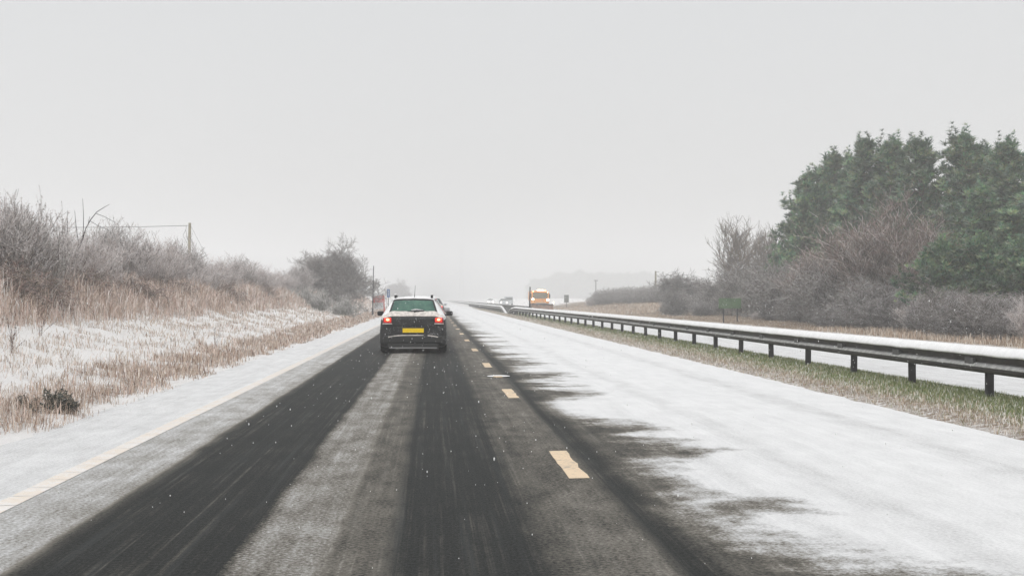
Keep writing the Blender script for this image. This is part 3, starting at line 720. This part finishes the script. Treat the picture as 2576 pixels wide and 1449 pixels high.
# left hedge on the bank --------------------------------------------------
HL = [  # key, u, Y, scale, zs, label
    ('hedge_c', 20, 37, .9, .88, 'frosted shrub at the left edge of the photo on top of the bank'),
    ('wispy', 95, 38, .95, .92, 'grey green wispy upright shrub left of the bare sapling on the bank'),
    ('wispy', 40, 41, 1.0, .96, 'tall wispy shrub behind the frosted one at the left edge'),
    ('hedge_b', 150, 44, .9, 1.0, 'low frosted shrub directly behind the bare sapling'),
    ('hedge_a', 240, 47, .85, .95, 'wide frosted shrub just right of the bare sapling'),
    ('hedge_c', 290, 53, .92, .9, 'leafy topped frosted shrub left of the overhead cable span'),
    ('hedge_b', 350, 55, 1.0, .98, 'broad pale frosted shrub with dark stems under the overhead cable'),
    ('hedge_a', 400, 60, .95, 1.0, 'frosted shrub with spiky tips left of the wooden pole'),
    ('hedge_c', 445, 66, .98, .8, 'upright frosted shrub touching the left side of the wooden pole'),
    ('hedge_b', 500, 66, .98, .82, 'dense shrub with green grey stems right of the wooden pole'),
    ('hedge_a', 545, 74, 1.0, .85, 'rounded frosted shrub second to the right of the wooden pole'),
    ('hedge_c', 600, 84, 1.0, .72, 'thin topped shrub midway between the wooden pole and the large round tree'),
    ('hedge_b', 650, 92, 1.05, .85, 'low brownish shrub with bare stems showing, midway along the hedge'),
    ('hedge_a', 700, 102, 1.0, .8, 'shrub with dark upright stems near the large round tree'),
    ('hedge_c', 745, 108, 1.05, .8, 'last shrub before the large round tree on the bank')]
for i, (k, u, Y, s, zs, lb_) in enumerate(HL):
    p = P(u, 752, Y); plant('shrub', k, p.x, Y, s, lb_, 'shrub', rv.uniform(0, 6.28), 'frosted shrubs of the hedge on the left bank', zs)
BL = [(15, 33, .9), (130, 35, .75), (210, 42, .8), (330, 47, .8), (430, 55, .8), (560, 66, .8), (660, 84, .8)]
BLL = ['arching bramble at the left edge below the frosted shrub', 'bramble at the foot of the bare sapling, to its left', 'bramble at the foot of the bare sapling, to its right', 'bramble below the broad pale shrub',
       'bramble among tall grass left of the wooden pole', 'bramble below the rounded shrub right of the wooden pole', 'small bramble in the tall pink grass farthest along the bank']
for (u, Y, s), lb_ in zip(BL, BLL):
    p = P(u, 752, Y); plant('bramble', 'bramble', p.x, Y, s, lb_, 'bramble', rv.uniform(0, 6.28), 'brambles in front of the left hedge')
plant('tree', 'thorn', P(848, 752, 125).x, 125, .92, 'large round bare grey tree at the far end of the left bank', 'tree', 1.1, None, 1.06)
plant('tree', 'thorn', P(1008, 752, 520).x, 520, 1.75, 'faint round bare tree in the snowfall behind the blue sign', 'tree', 2.1, None, .80, z=0)
plant('tree', 'thorn', P(800, 752, 130).x, 131, .7, 'smaller bare tree against the left side of the large round tree', 'tree', 3.3, None, .9)
for (u, Y, s, lb_) in ((760, 100, 1.1, 'frosted evergreen bush below the shrub with dark stems'), (810, 96, 1.2, 'frosted evergreen bush at the foot of the large round tree'), (868, 93, 1.15, 'rightmost dark green frosted bush beside the road below the large round tree')):
    plant('evergreen_bush', 'gorse', P(u, 752, Y).x, Y, s, lb_, 'bush', rv.uniform(0, 6), 'evergreen bushes at the foot of the large tree')
for (u, v, Y, s, k, lb_) in ((135, 1010, 17.2, .7, 'sprig', 'dark leafy sprig near the road edge at the lower left'), 
                             (55, 1010, 17.6, .5, 'sprig', 'grey green tuft at the road edge left of the dark leafy sprig'), (28, 870, 24., .55, 'weed', 'dark dead stalk standing in the snow at the far left'),
                             (100, 800, 29, .75, 'weed', 'tall dark weed stalks in the pale grass at left'), (545, 870, 38, .5, 'weed', 'thin reddish weed standing in the snow slope')):
    p = P(u, v, Y); plant('weed', k, p.x, Y, s, lb_, 'weed', rv.uniform(0, 6))
# sapling with four long shoots
pb = P(180, 710, 44); zb_ = bank_z(pb.x, 44)
sp_ = empty('sapling', (pb.x, 44, zb_), 'bare young tree with four long thin shoots standing above the left hedge', 'sapling')
def shoot(pts, r0, r1):
    w_ = [P(u, v, 44 + o) - Vector((pb.x, 44, zb_)) for u, v, o in pts]
    n = len(w_); return w_, [r0 + (r1 - r0) * i / (n - 1) for i in range(n)]
b = MB()
tk = [(180, 735, 0), (183, 690, 0), (190, 655, 0), (198, 628, 0), (208, 600, .1)]
a_, c_ = shoot(tk, .035, .022); b.tube(a_, c_, 7); b.build('trunk', M['post'], sp_)
for pts, r0 in (([(208, 600, .1), (216, 575, .2), (228, 553, .3), (243, 534, .3), (262, 522, .4), (276, 514, .4)], .02), ([(208, 600, .1), (210, 570, 0), (210, 540, 0), (208, 500, -.1)], .014),
                ([(200, 622, .1), (194, 590, 0), (190, 556, -.1), (188, 530, -.1)], .013), ([(186, 680, 0), (176, 640, -.1), (170, 590, -.2), (169, 545, -.2), (170, 530, -.2)], .014),
                ([(214, 580, .2), (222, 562, .4), (226, 545, .5)], .009), ([(240, 537, .3), (262, 545, .5), (290, 560, .6)], .008), ([(226, 556, .3), (250, 570, .5), (275, 580, .6)], .007)):
    b = MB(); a_, c_ = shoot(pts, r0, .005); b.tube(a_, c_, 6); b.build('branch', M['post'], sp_)

# right side --------------------------------------------------------------
rb_ = plant('bush', 'roundbush', P(1715, 752, 124).x, 124, .95, 'round dense grey bush standing alone left of the green sign', 'bush', .4, None, .98)
for (u, Y, s, zs, k, lb_) in ((1842, 128, 1.0, 1.1, 'poplar', 'tall bare feathery tree above the grey thicket, left of its neighbour'), (1912, 133, .92, 1.12, 'poplar', 'slightly shorter bare tree between its neighbour and the dark pines')):
    plant('tree', k, P(u, 752, Y).x, Y, s, lb_, 'tree', rv.uniform(0, 6), None, zs)
TH = [(1790, 108, .95, .9, 'thicket_b', 'low end of the grey thicket left of the green sign'), (1835, 104, 1.0, 1.0, 'thicket', 'grey bush directly behind the green sign'), (1885, 98, 1.0, 1.1, 'thicket', 'grey bush just right of the green sign'),
      (1935, 92, 1.05, 1.1, 'thicket_b', 'grey purple bush second right of the green sign'), (1985, 84, 1.0, 1.05, 'thicket', 'grey bush below the leftmost pine'), (2045, 76, .98, 1.0, 'thicket_b', 'brown grey bush in front of the left pines'),
      (2110, 70, 1.0, 1.0, 'thicket', 'tangled brown bush left of the tall reddish bush'), (2185, 64, .9, .9, 'thicket_b', 'low tangled bush at the foot of the tall reddish bush'), (2265, 60, .85, .62, 'thicket', 'low grey bush right of the tall reddish bush'),
      (2350, 56, .62, .55, 'thicket_b', 'small grey bush between the green bushes and the barrier'), (2440, 53, .62, .72, 'thicket', 'grey purple bush near the right edge above the barrier'), (2530, 51, .6, .72, 'thicket_b', 'dark grey bush at the right edge of the photo'),
      (1760, 128, .8, .6, 'thicket_b', 'low bush joining the round bush to the grey thicket'), (2600, 48, .6, .75, 'thicket', 'bush cut off by the right edge of the photo')]
for (u, Y, s, zs, k, lb_) in TH:
    plant('bush', k, P(u, 752, Y).x, Y, s, lb_, 'bush', rv.uniform(0, 6), 'bare grey bushes along the right verge', zs)
for (u, Y, s, zs, lb_) in ((2130, 71, .95, .8, 'tall bare brownish bush in front of the left pines'), (2245, 66, 1.0, .98, 'tallest reddish grey bare bush reaching into the pines'), (2340, 64, .85, .86, 'pinkish bare bush right of the tallest reddish one'), (2060, 80, .8, .7, 'brown bare bush at the lower left of the pines')):
    plant('bush', 'redbush', P(u, 752, Y).x, Y, s, lb_, 'bush', rv.uniform(0, 6), 'tall bare bushes in front of the pines', zs)
for i in range(30):
    sl = .166 + .0085 * i
    if .196 < sl < .222: continue
    Y = (19.6 if i < 12 else 18.6) / sl
    plant('low_bush', rv.choice(('thicket', 'thicket_b', 'hedge_b', 'roundbush')), sl * Y + rv.uniform(-.2, .9), Y, .26 + .24 * rv.random(), 'low grey scrub bush at the foot of the thicket beyond the opposite road', 'bush', rv.uniform(0, 6), 'low scrub along the foot of the right thicket', rv.uniform(.8, 1.4))
# low hedge on the far mound
HB = [(1478, 186, .62, .85, 'hedge_a', 'small pale bush left of the lamp post on the far mound')]
for i in range(7):
    HB.append((1515 + 24 * i, 186 - 5 * i, 1.15, .62, 'thicket_b', 'low grey hedge bush on the far mound right of the lamp post'))
for (u, Y, s, zs, k, lb_) in HB:
    plant('hedge_bush', k, P(u, 752, Y).x + .4, Y, s, lb_, 'hedge', rv.uniform(0, 6), 'bushes of the low hedge on the far mound', zs)

# pines -------------------------------------------------------------------
def pine_data(seed, H, W, lowest, ntuft=15, conic=.6):
    rr = random.Random(seed); tr_, lm, nd = [], [], []
    p = Vector((0, 0, -.2)); pts = [p.copy()]; n = 9
    for i in range(n):
        q = Vector((rr.gauss(0, .07) + p.x, rr.gauss(0, .07) + p.y, H * .97 * (i + 1) / n))
        tr_.append(((*p, *q, .17 * (1 - .9 * i / n), .17 * (1 - .9 * (i + 1) / n)), (.12, .085, .065))); p = q; pts.append(q.copy())
    limb_tint = [1.]
    def tuft(c, d, sz):
        t0 = tuple(q_ * limb_tint[0] for q_ in pick(rr, PAL_GREEN, .3))
        for _ in range(11):
            v = (d * .8 + Vector((rr.gauss(0, .55), rr.gauss(0, .55), rr.gauss(.15, .45)))).normalized()
            b0 = c + v * sz * .05
            nd.append(((*b0, *(b0 + v * sz * rr.uniform(.6, 1.1)), sz * .075, sz * .02), (t0[0] * rr.uniform(.8, 1.25), t0[1] * rr.uniform(.8, 1.2), t0[2] * rr.uniform(.8, 1.2))))
    nl = 74
    for k in range(nl):
        limb_tint[0] = rr.choice((.55, .75, 1., 1.25, 1.6))
        a = k / nl; z = H * (lowest + (1 - lowest) * a ** .9) * .98
        rad = W * .5 * (1 - a) ** (conic + .25) * (.35 + .65 * min(1, a * 5)) * rr.uniform(.35, 1.25) + .12
        th = rr.uniform(0, 2 * math.pi) if k % 2 else k * 2.399
        d = Vector((math.cos(th), math.sin(th), .25 + .65 * a)).normalized()
        b0 = Vector((pts[min(int(z / H * n), n)].x, pts[min(int(z / H * n), n)].y, z))
        q = b0; prev = b0; L = rad; segs = 4
        for s in range(segs):
            d = (d + Vector((rr.gauss(0, .1), rr.gauss(0, .1), .12))).normalized()
            q = prev + d * L / segs
            lm.append(((*prev, *q, .035 * (1 - .75 * s / segs), .035 * (1 - .75 * (s + 1) / segs)), (.10, .075, .06)))
            nt_ = max(2, int(ntuft * (.3 if s == 0 else (.8 if s == 1 else 1.2)) * (.45 + .45 * L / W * 2)))
            for _ in range(nt_):
                c = prev.lerp(q, rr.random()) + Vector((rr.gauss(0, .17), rr.gauss(0, .17), rr.gauss(.06, .13))) * (.5 + L * .35)
                tuft(c, (d * .5 + Vector((0, 0, .7))).normalized(), rr.uniform(.17, .30))
            prev = q
        tuft(q, Vector((d.x * .3, d.y * .3, 1)).normalized(), .34)
        if a > .35 and rr.random() < .75:      # upright leader shoots that break the outline
            hs_ = rr.uniform(.25, .95) * (.6 + .6 * a); cc = q.copy()
            for w_ in range(5):
                cc = cc + Vector((rr.gauss(0, .05), rr.gauss(0, .05), hs_ / 5)); tuft(cc, Vector((rr.gauss(0, .3), rr.gauss(0, .3), 1)).normalized(), .24 - .02 * w_)
    for _ in range(8): tuft(Vector((rr.gauss(0, .08), rr.gauss(0, .08), H * rr.uniform(.93, 1.0))), Vector((0, 0, 1)), .32)
    out = []
    for nm, sg, mt in (('trunk', tr_, 'bark'), ('limbs', lm, 'bark'), ('needles', nd, 'needle')):
        V, F, C_ = prisms([s[0] for s in sg], [s[1] for s in sg], 6 if nm == 'trunk' else 3)
        me = mesh_np(nm, V, F, C_); me.materials.append(MT[mt]); out.append((nm, me))
    return out
PINES = [pine_data(31, 10., 5.4, .12, 14, .62), pine_data(32, 10., 4.6, .18, 13, .5), pine_data(33, 8., 5.2, .04, 14, .7), pine_data(34, 5., 4.4, .02, 14, .6)]
def pine(i, u, Y, vtop, label, wide=1., group='dark pines of the wood on the right'):
    p = P(u, vtop, Y); z0 = bank_z(p.x, Y) - .1; H = (10.25, 10.25, 8.3, 5.2)[i]; s = (p.z - z0) / H
    o = empty('pine_tree', (p.x, Y, z0), label, 'pine tree', group, rv.uniform(0, 6))
    for nm, me in PINES[i]: link(nm, me, o)
    o.scale = (s * wide * 1.55, s * wide * 1.55, s); return o
pine(2, 2008, 86, 490, 'leftmost tall pine of the wood, its branches over the bare bush', .72)
pine(0, 2078, 92, 382, 'slender pine with a spiky top, tallest of the left end', .95)
pine(1, 2135, 98, 392, 'narrow pine showing in the gap behind the second pine', .9)
pine(0, 2185, 86, 347, 'tall pine with a broad top, third from the left', 1.0)
pine(1, 2255, 84, 350, 'pine with two small pointed tips at the skyline, near the middle of the wood', 1.05)
pine(0, 2335, 80, 345, 'round topped pine in the middle of the skyline', 1.05)
pine(1, 2428, 78, 335, 'tallest pine of the wood with a ragged crown', 1.05)
pine(0, 2480, 84, 362, 'pine in the dip of the skyline right of the tallest one', 1.05)
pine(1, 2545, 74, 352, 'pine at the upper right corner of the wood', 1.05)
pine(0, 2620, 72, 340, 'pine cut off by the right edge of the photo', 1.1)
pine(3, 2040, 90, 560, 'low dark pine poking out at the far left edge of the wood', .95)
pine(1, 2036, 90, 432, 'pine between the leftmost low one and the slender spiky one', 1.05)
pine(2, 2120, 82, 520, 'bushy lower pine in front of the slender spiky one', 1.0)
pine(2, 2440, 66, 470, 'bushy pine standing forward in the right half of the wood', 1.15)
pine(2, 2545, 60, 520, 'dark bushy pine standing forward at the right edge', 1.2)
pine(3, 2365, 57, 610, 'low spreading green pine right of the reddish bushes', 1.0)
pine(3, 2460, 56, 600, 'low spreading pine in front of the bushy one', .95)
pine(3, 2040, 84, 690, 'small green pine at the lower left of the wood', .6)
pine(2, 2230, 90, 470, 'pine mostly hidden behind the tallest reddish bush', 1.1)
pine(2, 2330, 86, 480, 'pine half hidden behind the pinkish bare bush', 1.1)
pine(3, 2560, 54, 610, 'low dark pine at the right edge above the barrier', 1.0)

# far wood in the haze: one mass
rr = random.Random(5); sg = []
for k in range(15000):
    u = rr.uniform(1325, 1668); Y = rr.uniform(960, 1060)
    top = 1.4 + (752 - (690 + 10 * mnoise.noise(Vector((u * .025, 0, 0))) + 6 * mnoise.noise(Vector((u * .12, 3, 0))) + max(0, (1395 - u)) * .45)) * 1000 / 3578
    x = P(u, 752, Y).x; z = rr.random() ** .8 * top
    d = Vector((rr.gauss(0, .6), rr.gauss(0, .6), abs(rr.gauss(.5, .4)))).normalized() * rr.uniform(1.2, 3.2)
    sg.append(((x, Y, z, x + d.x, Y + d.y, z + d.z, .28, .08), pick(rr, PAL_BARE + PAL_GREEN)))
V, F, C_ = prisms([s[0] for s in sg], [s[1] for s in sg], 3)
tag(link('distant_wood', mesh_np('distant_wood', V, F, C_), None, MT['plain']), 'far wood reduced to a pale grey band by the falling snow behind the lorry', 'wood', None, 'stuff')

# ------------------------------------------------------------------ grass
def blades(name, n, region, hfun, wfun, palfun, m, seed, heads=0, lean=.25):
    g = np.random.default_rng(seed); rr = random.Random(seed)
    x0, x1, y0, y1 = region
    Y = y0 * (y1 / y0) ** g.random(n); X = x0 + (x1 - x0) * g.random(n)
    keep = []; H = np.zeros(n); Wd = np.zeros(n); C_ = np.zeros((n, 3)); Z = np.zeros(n)
    for i in range(n):
        x, y = X[i], Y[i]; h = hfun(x, y, rr)
        if h <= 0: continue
        keep.append(i); H[i] = h; Wd[i] = wfun(y); C_[i] = palfun(x, y, rr); Z[i] = bank_z(x, y) - .03
    k = np.array(keep); X, Y, H, Wd, C_, Z = X[k], Y[k], H[k], Wd[k], C_[k], Z[k]; n = len(k)
    th = g.random(n) * 2 * math.pi; lx, ly = np.cos(th), np.sin(th); ln = np.abs(g.normal(lean, lean * .5, n))
    sx, sy = -ly * Wd, lx * Wd
    V = np.zeros((n, 6, 3))
    def pt(i, hz, off, wk):
        cx = X + lx * H * ln * off; cy = Y + ly * H * ln * off; cz = Z + H * hz
        V[:, i] = np.stack([cx - sx * wk, cy - sy * wk, cz], 1); V[:, i + 1] = np.stack([cx + sx * wk, cy + sy * wk, cz], 1)
    pt(0, 0, 0, 1.); pt(2, .62, .35, .8 + heads); pt(4, 1. - ln * .35, 1.05, .15 + heads * .6)
    b0 = (np.arange(n) * 6)[:, None]
    F = np.concatenate([b0 + np.array([[0, 1, 3, 2]]), b0 + np.array([[2, 3, 5, 4]])], 1).reshape(-1, 4)
    return link(name, mesh_np(name, V.reshape(-1, 3), F, np.repeat(C_, 6, axis=0)), None, m)
def dens(x, y, s, o): return mnoise.noise(Vector((x * s, y * s * .8, o)))
PB = [(.48, .36, .29), (.36, .26, .20), (.50, .39, .31), (.20, .14, .11), (.58, .49, .41)]
PP = [(.80, .74, .70), (.72, .58, .52), (.60, .46, .40), (.68, .56, .50), (.48, .35, .29), (.74, .65, .60), (.34, .24, .19), (.60, .48, .40)]
PS = [(.74, .70, .67), (.80, .78, .76), (.62, .55, .49), (.50, .42, .35), (.42, .33, .26)]
PG = [(.17, .22, .08), (.22, .26, .11), (.30, .31, .17), (.12, .16, .06), (.38, .35, .22), (.62, .62, .56)]
PT = [(.78, .76, .73), (.56, .46, .37), (.62, .55, .47), (.38, .28, .20), (.72, .68, .64), (.30, .30, .18)]
gm = twigmat('grass_blades', .9, 1.6, (.75, .74, .73))
wf = lambda k, a: (lambda y: k * max(1., y / a))
tag(blades('roadside_grass', 62000, (-5.75, -4.02, 7.5, 190), lambda x, y, r: 0 if dens(x, y, 1.1, 2) + r.gauss(-.02, .22) + (.25 if x < -4.3 else -.15) - max(0, (-5.1 - x)) * .7 < 0 else r.uniform(.05, .26) * (1 + .5 * dens(x, y, .7, 9)) * min(1, (-3.95 - x) * 2.2 + .25),
    wf(.0032, 14), lambda x, y, r: pick(r, PB if r.random() < .6 else (PS if r.random() < .4 else PP), .2), gm, 1, 0, .5), 'brown dead grass strip along the left road edge', 'grass', None, 'stuff')
tag(blades('snowy_grass', 52000, (-9.0, -5.3, 12, 190), lambda x, y, r: 0 if dens(x, y, 1.3, 5) + r.gauss(0, .25) < .0 else r.uniform(.05, .24),
    wf(.004, 18), lambda x, y, r: pick(r, PS if r.random() < .72 else (PP if r.random() < .6 else PB), .12), gm, 2, 0, .8), 'snow laden grass tussocks on the white slope of the left bank', 'grass', None, 'stuff')
tag(blades('tall_grass', 110000, (-14.5, -8.1, 20, 200), lambda x, y, r: 0 if (dens(x, y, .6, 8) * .5 + r.gauss(.35, .2) - max(0, x + 9.2) * .55) < 0 else r.uniform(.35, 1.05) * (1 + .35 * dens(x, y, .8, 4)) * min(1, (-7.6 - x) * .55),
    wf(.0038, 26), lambda x, y, r: pick(r, PP if r.random() < .66 else (PB if r.random() < .6 else PS), .15), gm, 3, .5, .42), 'tall pale pink brown grass below the hedge on the left bank', 'grass', None, 'stuff')
tag(blades('median_grass', 120000, (5.82, 8.42, 14, 190), lambda x, y, r: (r.uniform(.03, .11) if r.random() < (.9 if x > 6.8 else .85) else 0) if not (x < 5.98 and dens(x, y, 2.2, 6) < -.1) else 0,
    wf(.0035, 20), lambda x, y, r: pick(r, PG if (x + .5 * dens(x, y, 1, 1) + r.gauss(0, .25)) > 6.95 else PT, .2), gm, 4, 0, .5), 'green grass with tan edge along the central reserve', 'grass', None, 'stuff')
tag(blades('verge_grass', 65000, (16.5, 25., 36, 200), lambda x, y, r: (r.uniform(.08, .3) if dens(x, y, .5, 6) + r.gauss(.25, .2) > 0 else 0) * (.3 if 62 < y < 125 else 1),
    wf(.006, 40), lambda x, y, r: pick(r, [(.50, .38, .29), (.60, .50, .40), (.38, .28, .21), (.68, .62, .55)], .15), gm, 5, .3, .3), 'tan dead grass on the verge beyond the opposite road', 'grass', None, 'stuff')

# ------------------------------------------------------------------ poles and signs
p = P(474, 752, 118); z0 = bank_z(p.x, 118); top = P(477, 561, 118).z
wpole = empty('wooden_pole', (p.x, 118, z0 - .2), 'weathered wooden pole with an overhead cable rising behind the left hedge', 'utility pole')
hh = top - z0 + .2
MB().cyl((0, 0, 0), (.1, 0, hh), .15, .11, 12).build('pole', M['wood'], wpole)
b = MB(); cz = P(472, 568, 118).z - z0 + .2
b.tube([(.05, 0, cz), (-.18, 0, cz), (-.22, 0, cz - .35), (-.10, 0, cz - 1.2)], .014, 5); b.tube([(-.2, 0, cz - .3), (-.45, 0, cz - .8), (-.12, 0, cz - 1.4)], .012, 5); b.build('cable_loop', M['wire'], wpole)
b = MB(); b.tube([(-.18, 0, cz), (-4, 1, cz - .05), (-8, 2, cz - .06), (-14, 3, cz - .03), (-24, 5, cz + .1)], .022, 5); b.build('cable', M['wire'], wpole)
for dx, dz in ((1.7, 3.0), (1.15, 2.9)):
    b = MB(); b.cyl((.12, 0, cz + (.1 if dx > 1.5 else -.9)), (dx * 1.6, -.5, cz - dz * 1.6), .009, n=4); b.build('stay_wire', M['wire'], wpole)
X1 = P(937.5, 752, 110).x
tp = empty('thin_post', (X1, 110, 0), 'tall thin dark post beside the red and white sign at the left roadside', 'post')
b = MB(); b.tube([(0, 0, 0), (.03, 0, 2.2), (.07, 0, P(939, 669, 110).z)], [.05, .035, .03], 8); b.box((0, 0, .35), (.14, .14, .7), .02); b.build('post', M['post'], tp)
# red and white works sign in a leaning frame
rs = empty('works_sign', (P(956, 752, 128).x, 128, 0), 'red and white roadworks sign in a thin leaning frame beside the road', 'sign'); rs.rotation_euler = (0, R(-4), 0)
b = MB(); fw, fz0, fz1 = .62, .0, 2.25
for s_ in (-1, 1): b.cyl((s_ * fw + .0, 0, -.1), (s_ * fw, 0, fz1), .018, n=6)
b.cyl((-fw, 0, fz1), (fw, 0, fz1), .018, n=6); b.cyl((0, 0, 1.7), (0, 0, fz1), .012, n=6); b.cyl((fw, .0, 1.7), (fw + .25, .5, -.1), .018, n=6)
b.build('frame', M['galv'], rs)
MB().box((.0, -.02, 1.38), (1.02, .02, .62), .004).build('red_panel', M['redsign'], rs)
b = MB()
for k in range(4): b.box((0 + (.04 if k % 2 else -.03), -.033, 1.60 - .145 * k), (.78 - .1 * (k % 3), .004, .04))
b.build('text_lines', M['whitep'], rs)
MB().box((-.06, -.02, .78), (.80, .02, .56), .004).build('white_panel', M['whitep'], rs)
MB().box((.42, -.02, .72), (.12, .022, .68), .004).build('red_stripe', M['redsign'], rs)
MB().box((.44, -.03, .30), (.20, .03, .22), .01).build('red_foot', M['redsign'], rs)
bs = empty('blue_sign', (P(977, 752, 130).x, 130, 0), 'narrow upright blue sign on a thin post left of the black hatchback', 'sign')
MB().box((0, 0, P(977, 738, 130).z), (.26, .03, .76), .01).build('sign_panel', M['bluesign'], bs)
b = MB()
zc = P(977, 738, 130).z
b.box((0, -.018, zc + .14), (.05, .004, .26)); b.box((.01, -.018, zc - .08), (.09, .004, .06)); b.box((-.005, -.018, zc - .2), (.05, .004, .1)); b.build('white_symbol', M['whitep'], bs)
MB().cyl((.0, .03, 0), (.0, .03, zc + .3), .03, n=8).build('post', M['post'], bs)
sx = P(1425, 752, 190).x
sb = empty('road_sign', (sx, 190, 0), 'small grey back of a sign on a single post right of the snow plough lorry', 'sign')
MB().box((0, 0, P(1425, 751.5, 190).z), (.62, .03, 1.02), .02).build('sign_panel', M['signback'], sb); MB().cyl((0, .04, 0), (0, .04, 1.9), .04, n=8).build('post', M['post'], sb)
gs = empty('direction_sign', (P(1836, 752, 82).x, 82, 0), 'green backed rectangular sign on two dark posts beyond the barrier', 'sign')
zt, zb2 = P(1836, 750, 82).z, P(1836, 776, 82).z
MB().box((0, -.02, (zt + zb2) / 2), (1.32, .03, zt - zb2), .01).build('sign_panel', M['greensign'], gs)
for s_ in (-.37, .44): MB().cyl((s_, .03, -.05), (s_, .03, zt - .02), .04, n=8).build('post', M['post'], gs)
for zz in (.18, -.18): MB().box((.03, -.045, (zt + zb2) / 2 + zz), (1.26, .02, .03)).build('rail', M['greensign'], gs)
lx_ = P(1499, 752, 190); zl = bank_z(lx_.x, 190)
lp = empty('lamp_post', (lx_.x, 190, zl), 'slim lamp post with a flat snowy head on the far mound', 'lamp post')
zt = P(1499, 706, 190).z - zl
MB().cyl((0, 0, -.1), (0, 0, zt), .05, .04, 8).build('post', M['post'], lp); MB().box((-.05, 0, .22), (.28, .22, .5), .02).build('cabinet', M['signback'], lp)
MB().box((.02, 0, zt + .02), (.5, .3, .10), .02).build('lamp_head', M['galv'], lp); MB().box((.02, 0, zt + .09), (.46, .26, .05), .02).build('snow_cover', M['snow'], lp)
wx = P(1649, 752, 168); zl = bank_z(wx.x, 168)
wp2 = empty('wooden_pole', (wx.x, 168, zl), 'pale wooden pole standing left of the round dense bush on the right side', 'utility pole')
zt = P(1649, 682, 168).z - zl
MB().cyl((0, 0, -.1), (.02, 0, zt), .13, .10, 10).build('pole', M['wood'], wp2); MB().cyl((0, 0, zt - .1), (.45, 0, zt - .12), .02, n=6).build('bracket', M['wire'], wp2)
# lattice pylon lost in the snowfall
py = empty('pylon', (P(1161, 752, 1050).x, 1050, 0), 'very faint lattice pylon above the vanishing point of the road', 'pylon')
b = MB(); Hh = P(1161, 612, 1050).z
for sx_ in (-1, 1):
    for sy_ in (-1, 1): b.cyl((sx_ * 1.8, sy_ * 1.8, 0), (sx_ * .35, sy_ * .35, Hh), .12, .07, 5)
for k in range(8):
    z0_, z1_ = Hh * k / 8, Hh * (k + 1) / 8; a0 = 1.8 - 1.45 * k / 8; a1 = 1.8 - 1.45 * (k + 1) / 8
    for sy_ in (-1, 1): b.cyl((-a0, sy_ * a0, z0_), (a1, sy_ * a1, z1_), .05, n=4); b.cyl((a0, sy_ * a0, z0_), (-a1, sy_ * a1, z1_), .05, n=4)
b.build('lattice', M['galv'], py)
for zf, wd in ((.72, 3.2), (.84, 2.6), (.95, 2.0)):
    b = MB(); b.cyl((-wd, 0, Hh * zf), (wd, 0, Hh * zf), .12, n=5); b.cyl((-wd, 0, Hh * zf), (0, 0, Hh * zf + .9), .06, n=4); b.cyl((wd, 0, Hh * zf), (0, 0, Hh * zf + .9), .06, n=4); b.build('cross_arm', M['galv'], py)

# ------------------------------------------------------------------ falling snow
rr = random.Random(9); bm = bmesh.new()
ico = bmesh.new(); bmesh.ops.create_icosphere(ico, subdivisions=1, radius=1); iv = np.array([v.co[:] for v in ico.verts]); fi = np.array([[v.index for v in f.verts] for f in ico.faces]); ico.free(); bm.free()
VV = []; FF = []; nfl = 5200
for k in range(nfl):
    y = 4 + 56 * rr.random() ** .75; x = rr.uniform(-.42, .42) * y + y * .05; z = rr.uniform(.03, 1.38 + .004 * y)
    r = rr.uniform(.0013, .0030) * (1 if y < 16 else 1.7)
    VV.append(iv * np.array([r, r, r * rr.uniform(1, 2.2)]) + np.array([x, y, z])); FF.append(fi + len(iv) * k)
tag(link('falling_snow', mesh_np('falling_snow', np.concatenate(VV), np.concatenate(FF)), None, M['snow']), 'small white snowflakes drifting over the road', 'snowflakes', None, 'stuff')

# ------------------------------------------------------------------ haze
HZ = .0021
b = MB(); b.box((0, 645, 21), (860, 1340, 46)); m, t, bs_ = newmat('haze'); t.nodes.remove(bs_)
pv = N(t, 'ShaderNodeVolumePrincipled'); pv.inputs['Color'].default_value = (.93, .93, .93, 1); pv.inputs['Density'].default_value = HZ; pv.inputs['Anisotropy'].default_value = 0
t.links.new(pv.outputs[0], t.nodes['Material Output'].inputs['Volume'])
hzo = b.build('haze', m); tag(hzo, 'pale snowfall haze filling the air', 'haze', None, 'stuff')
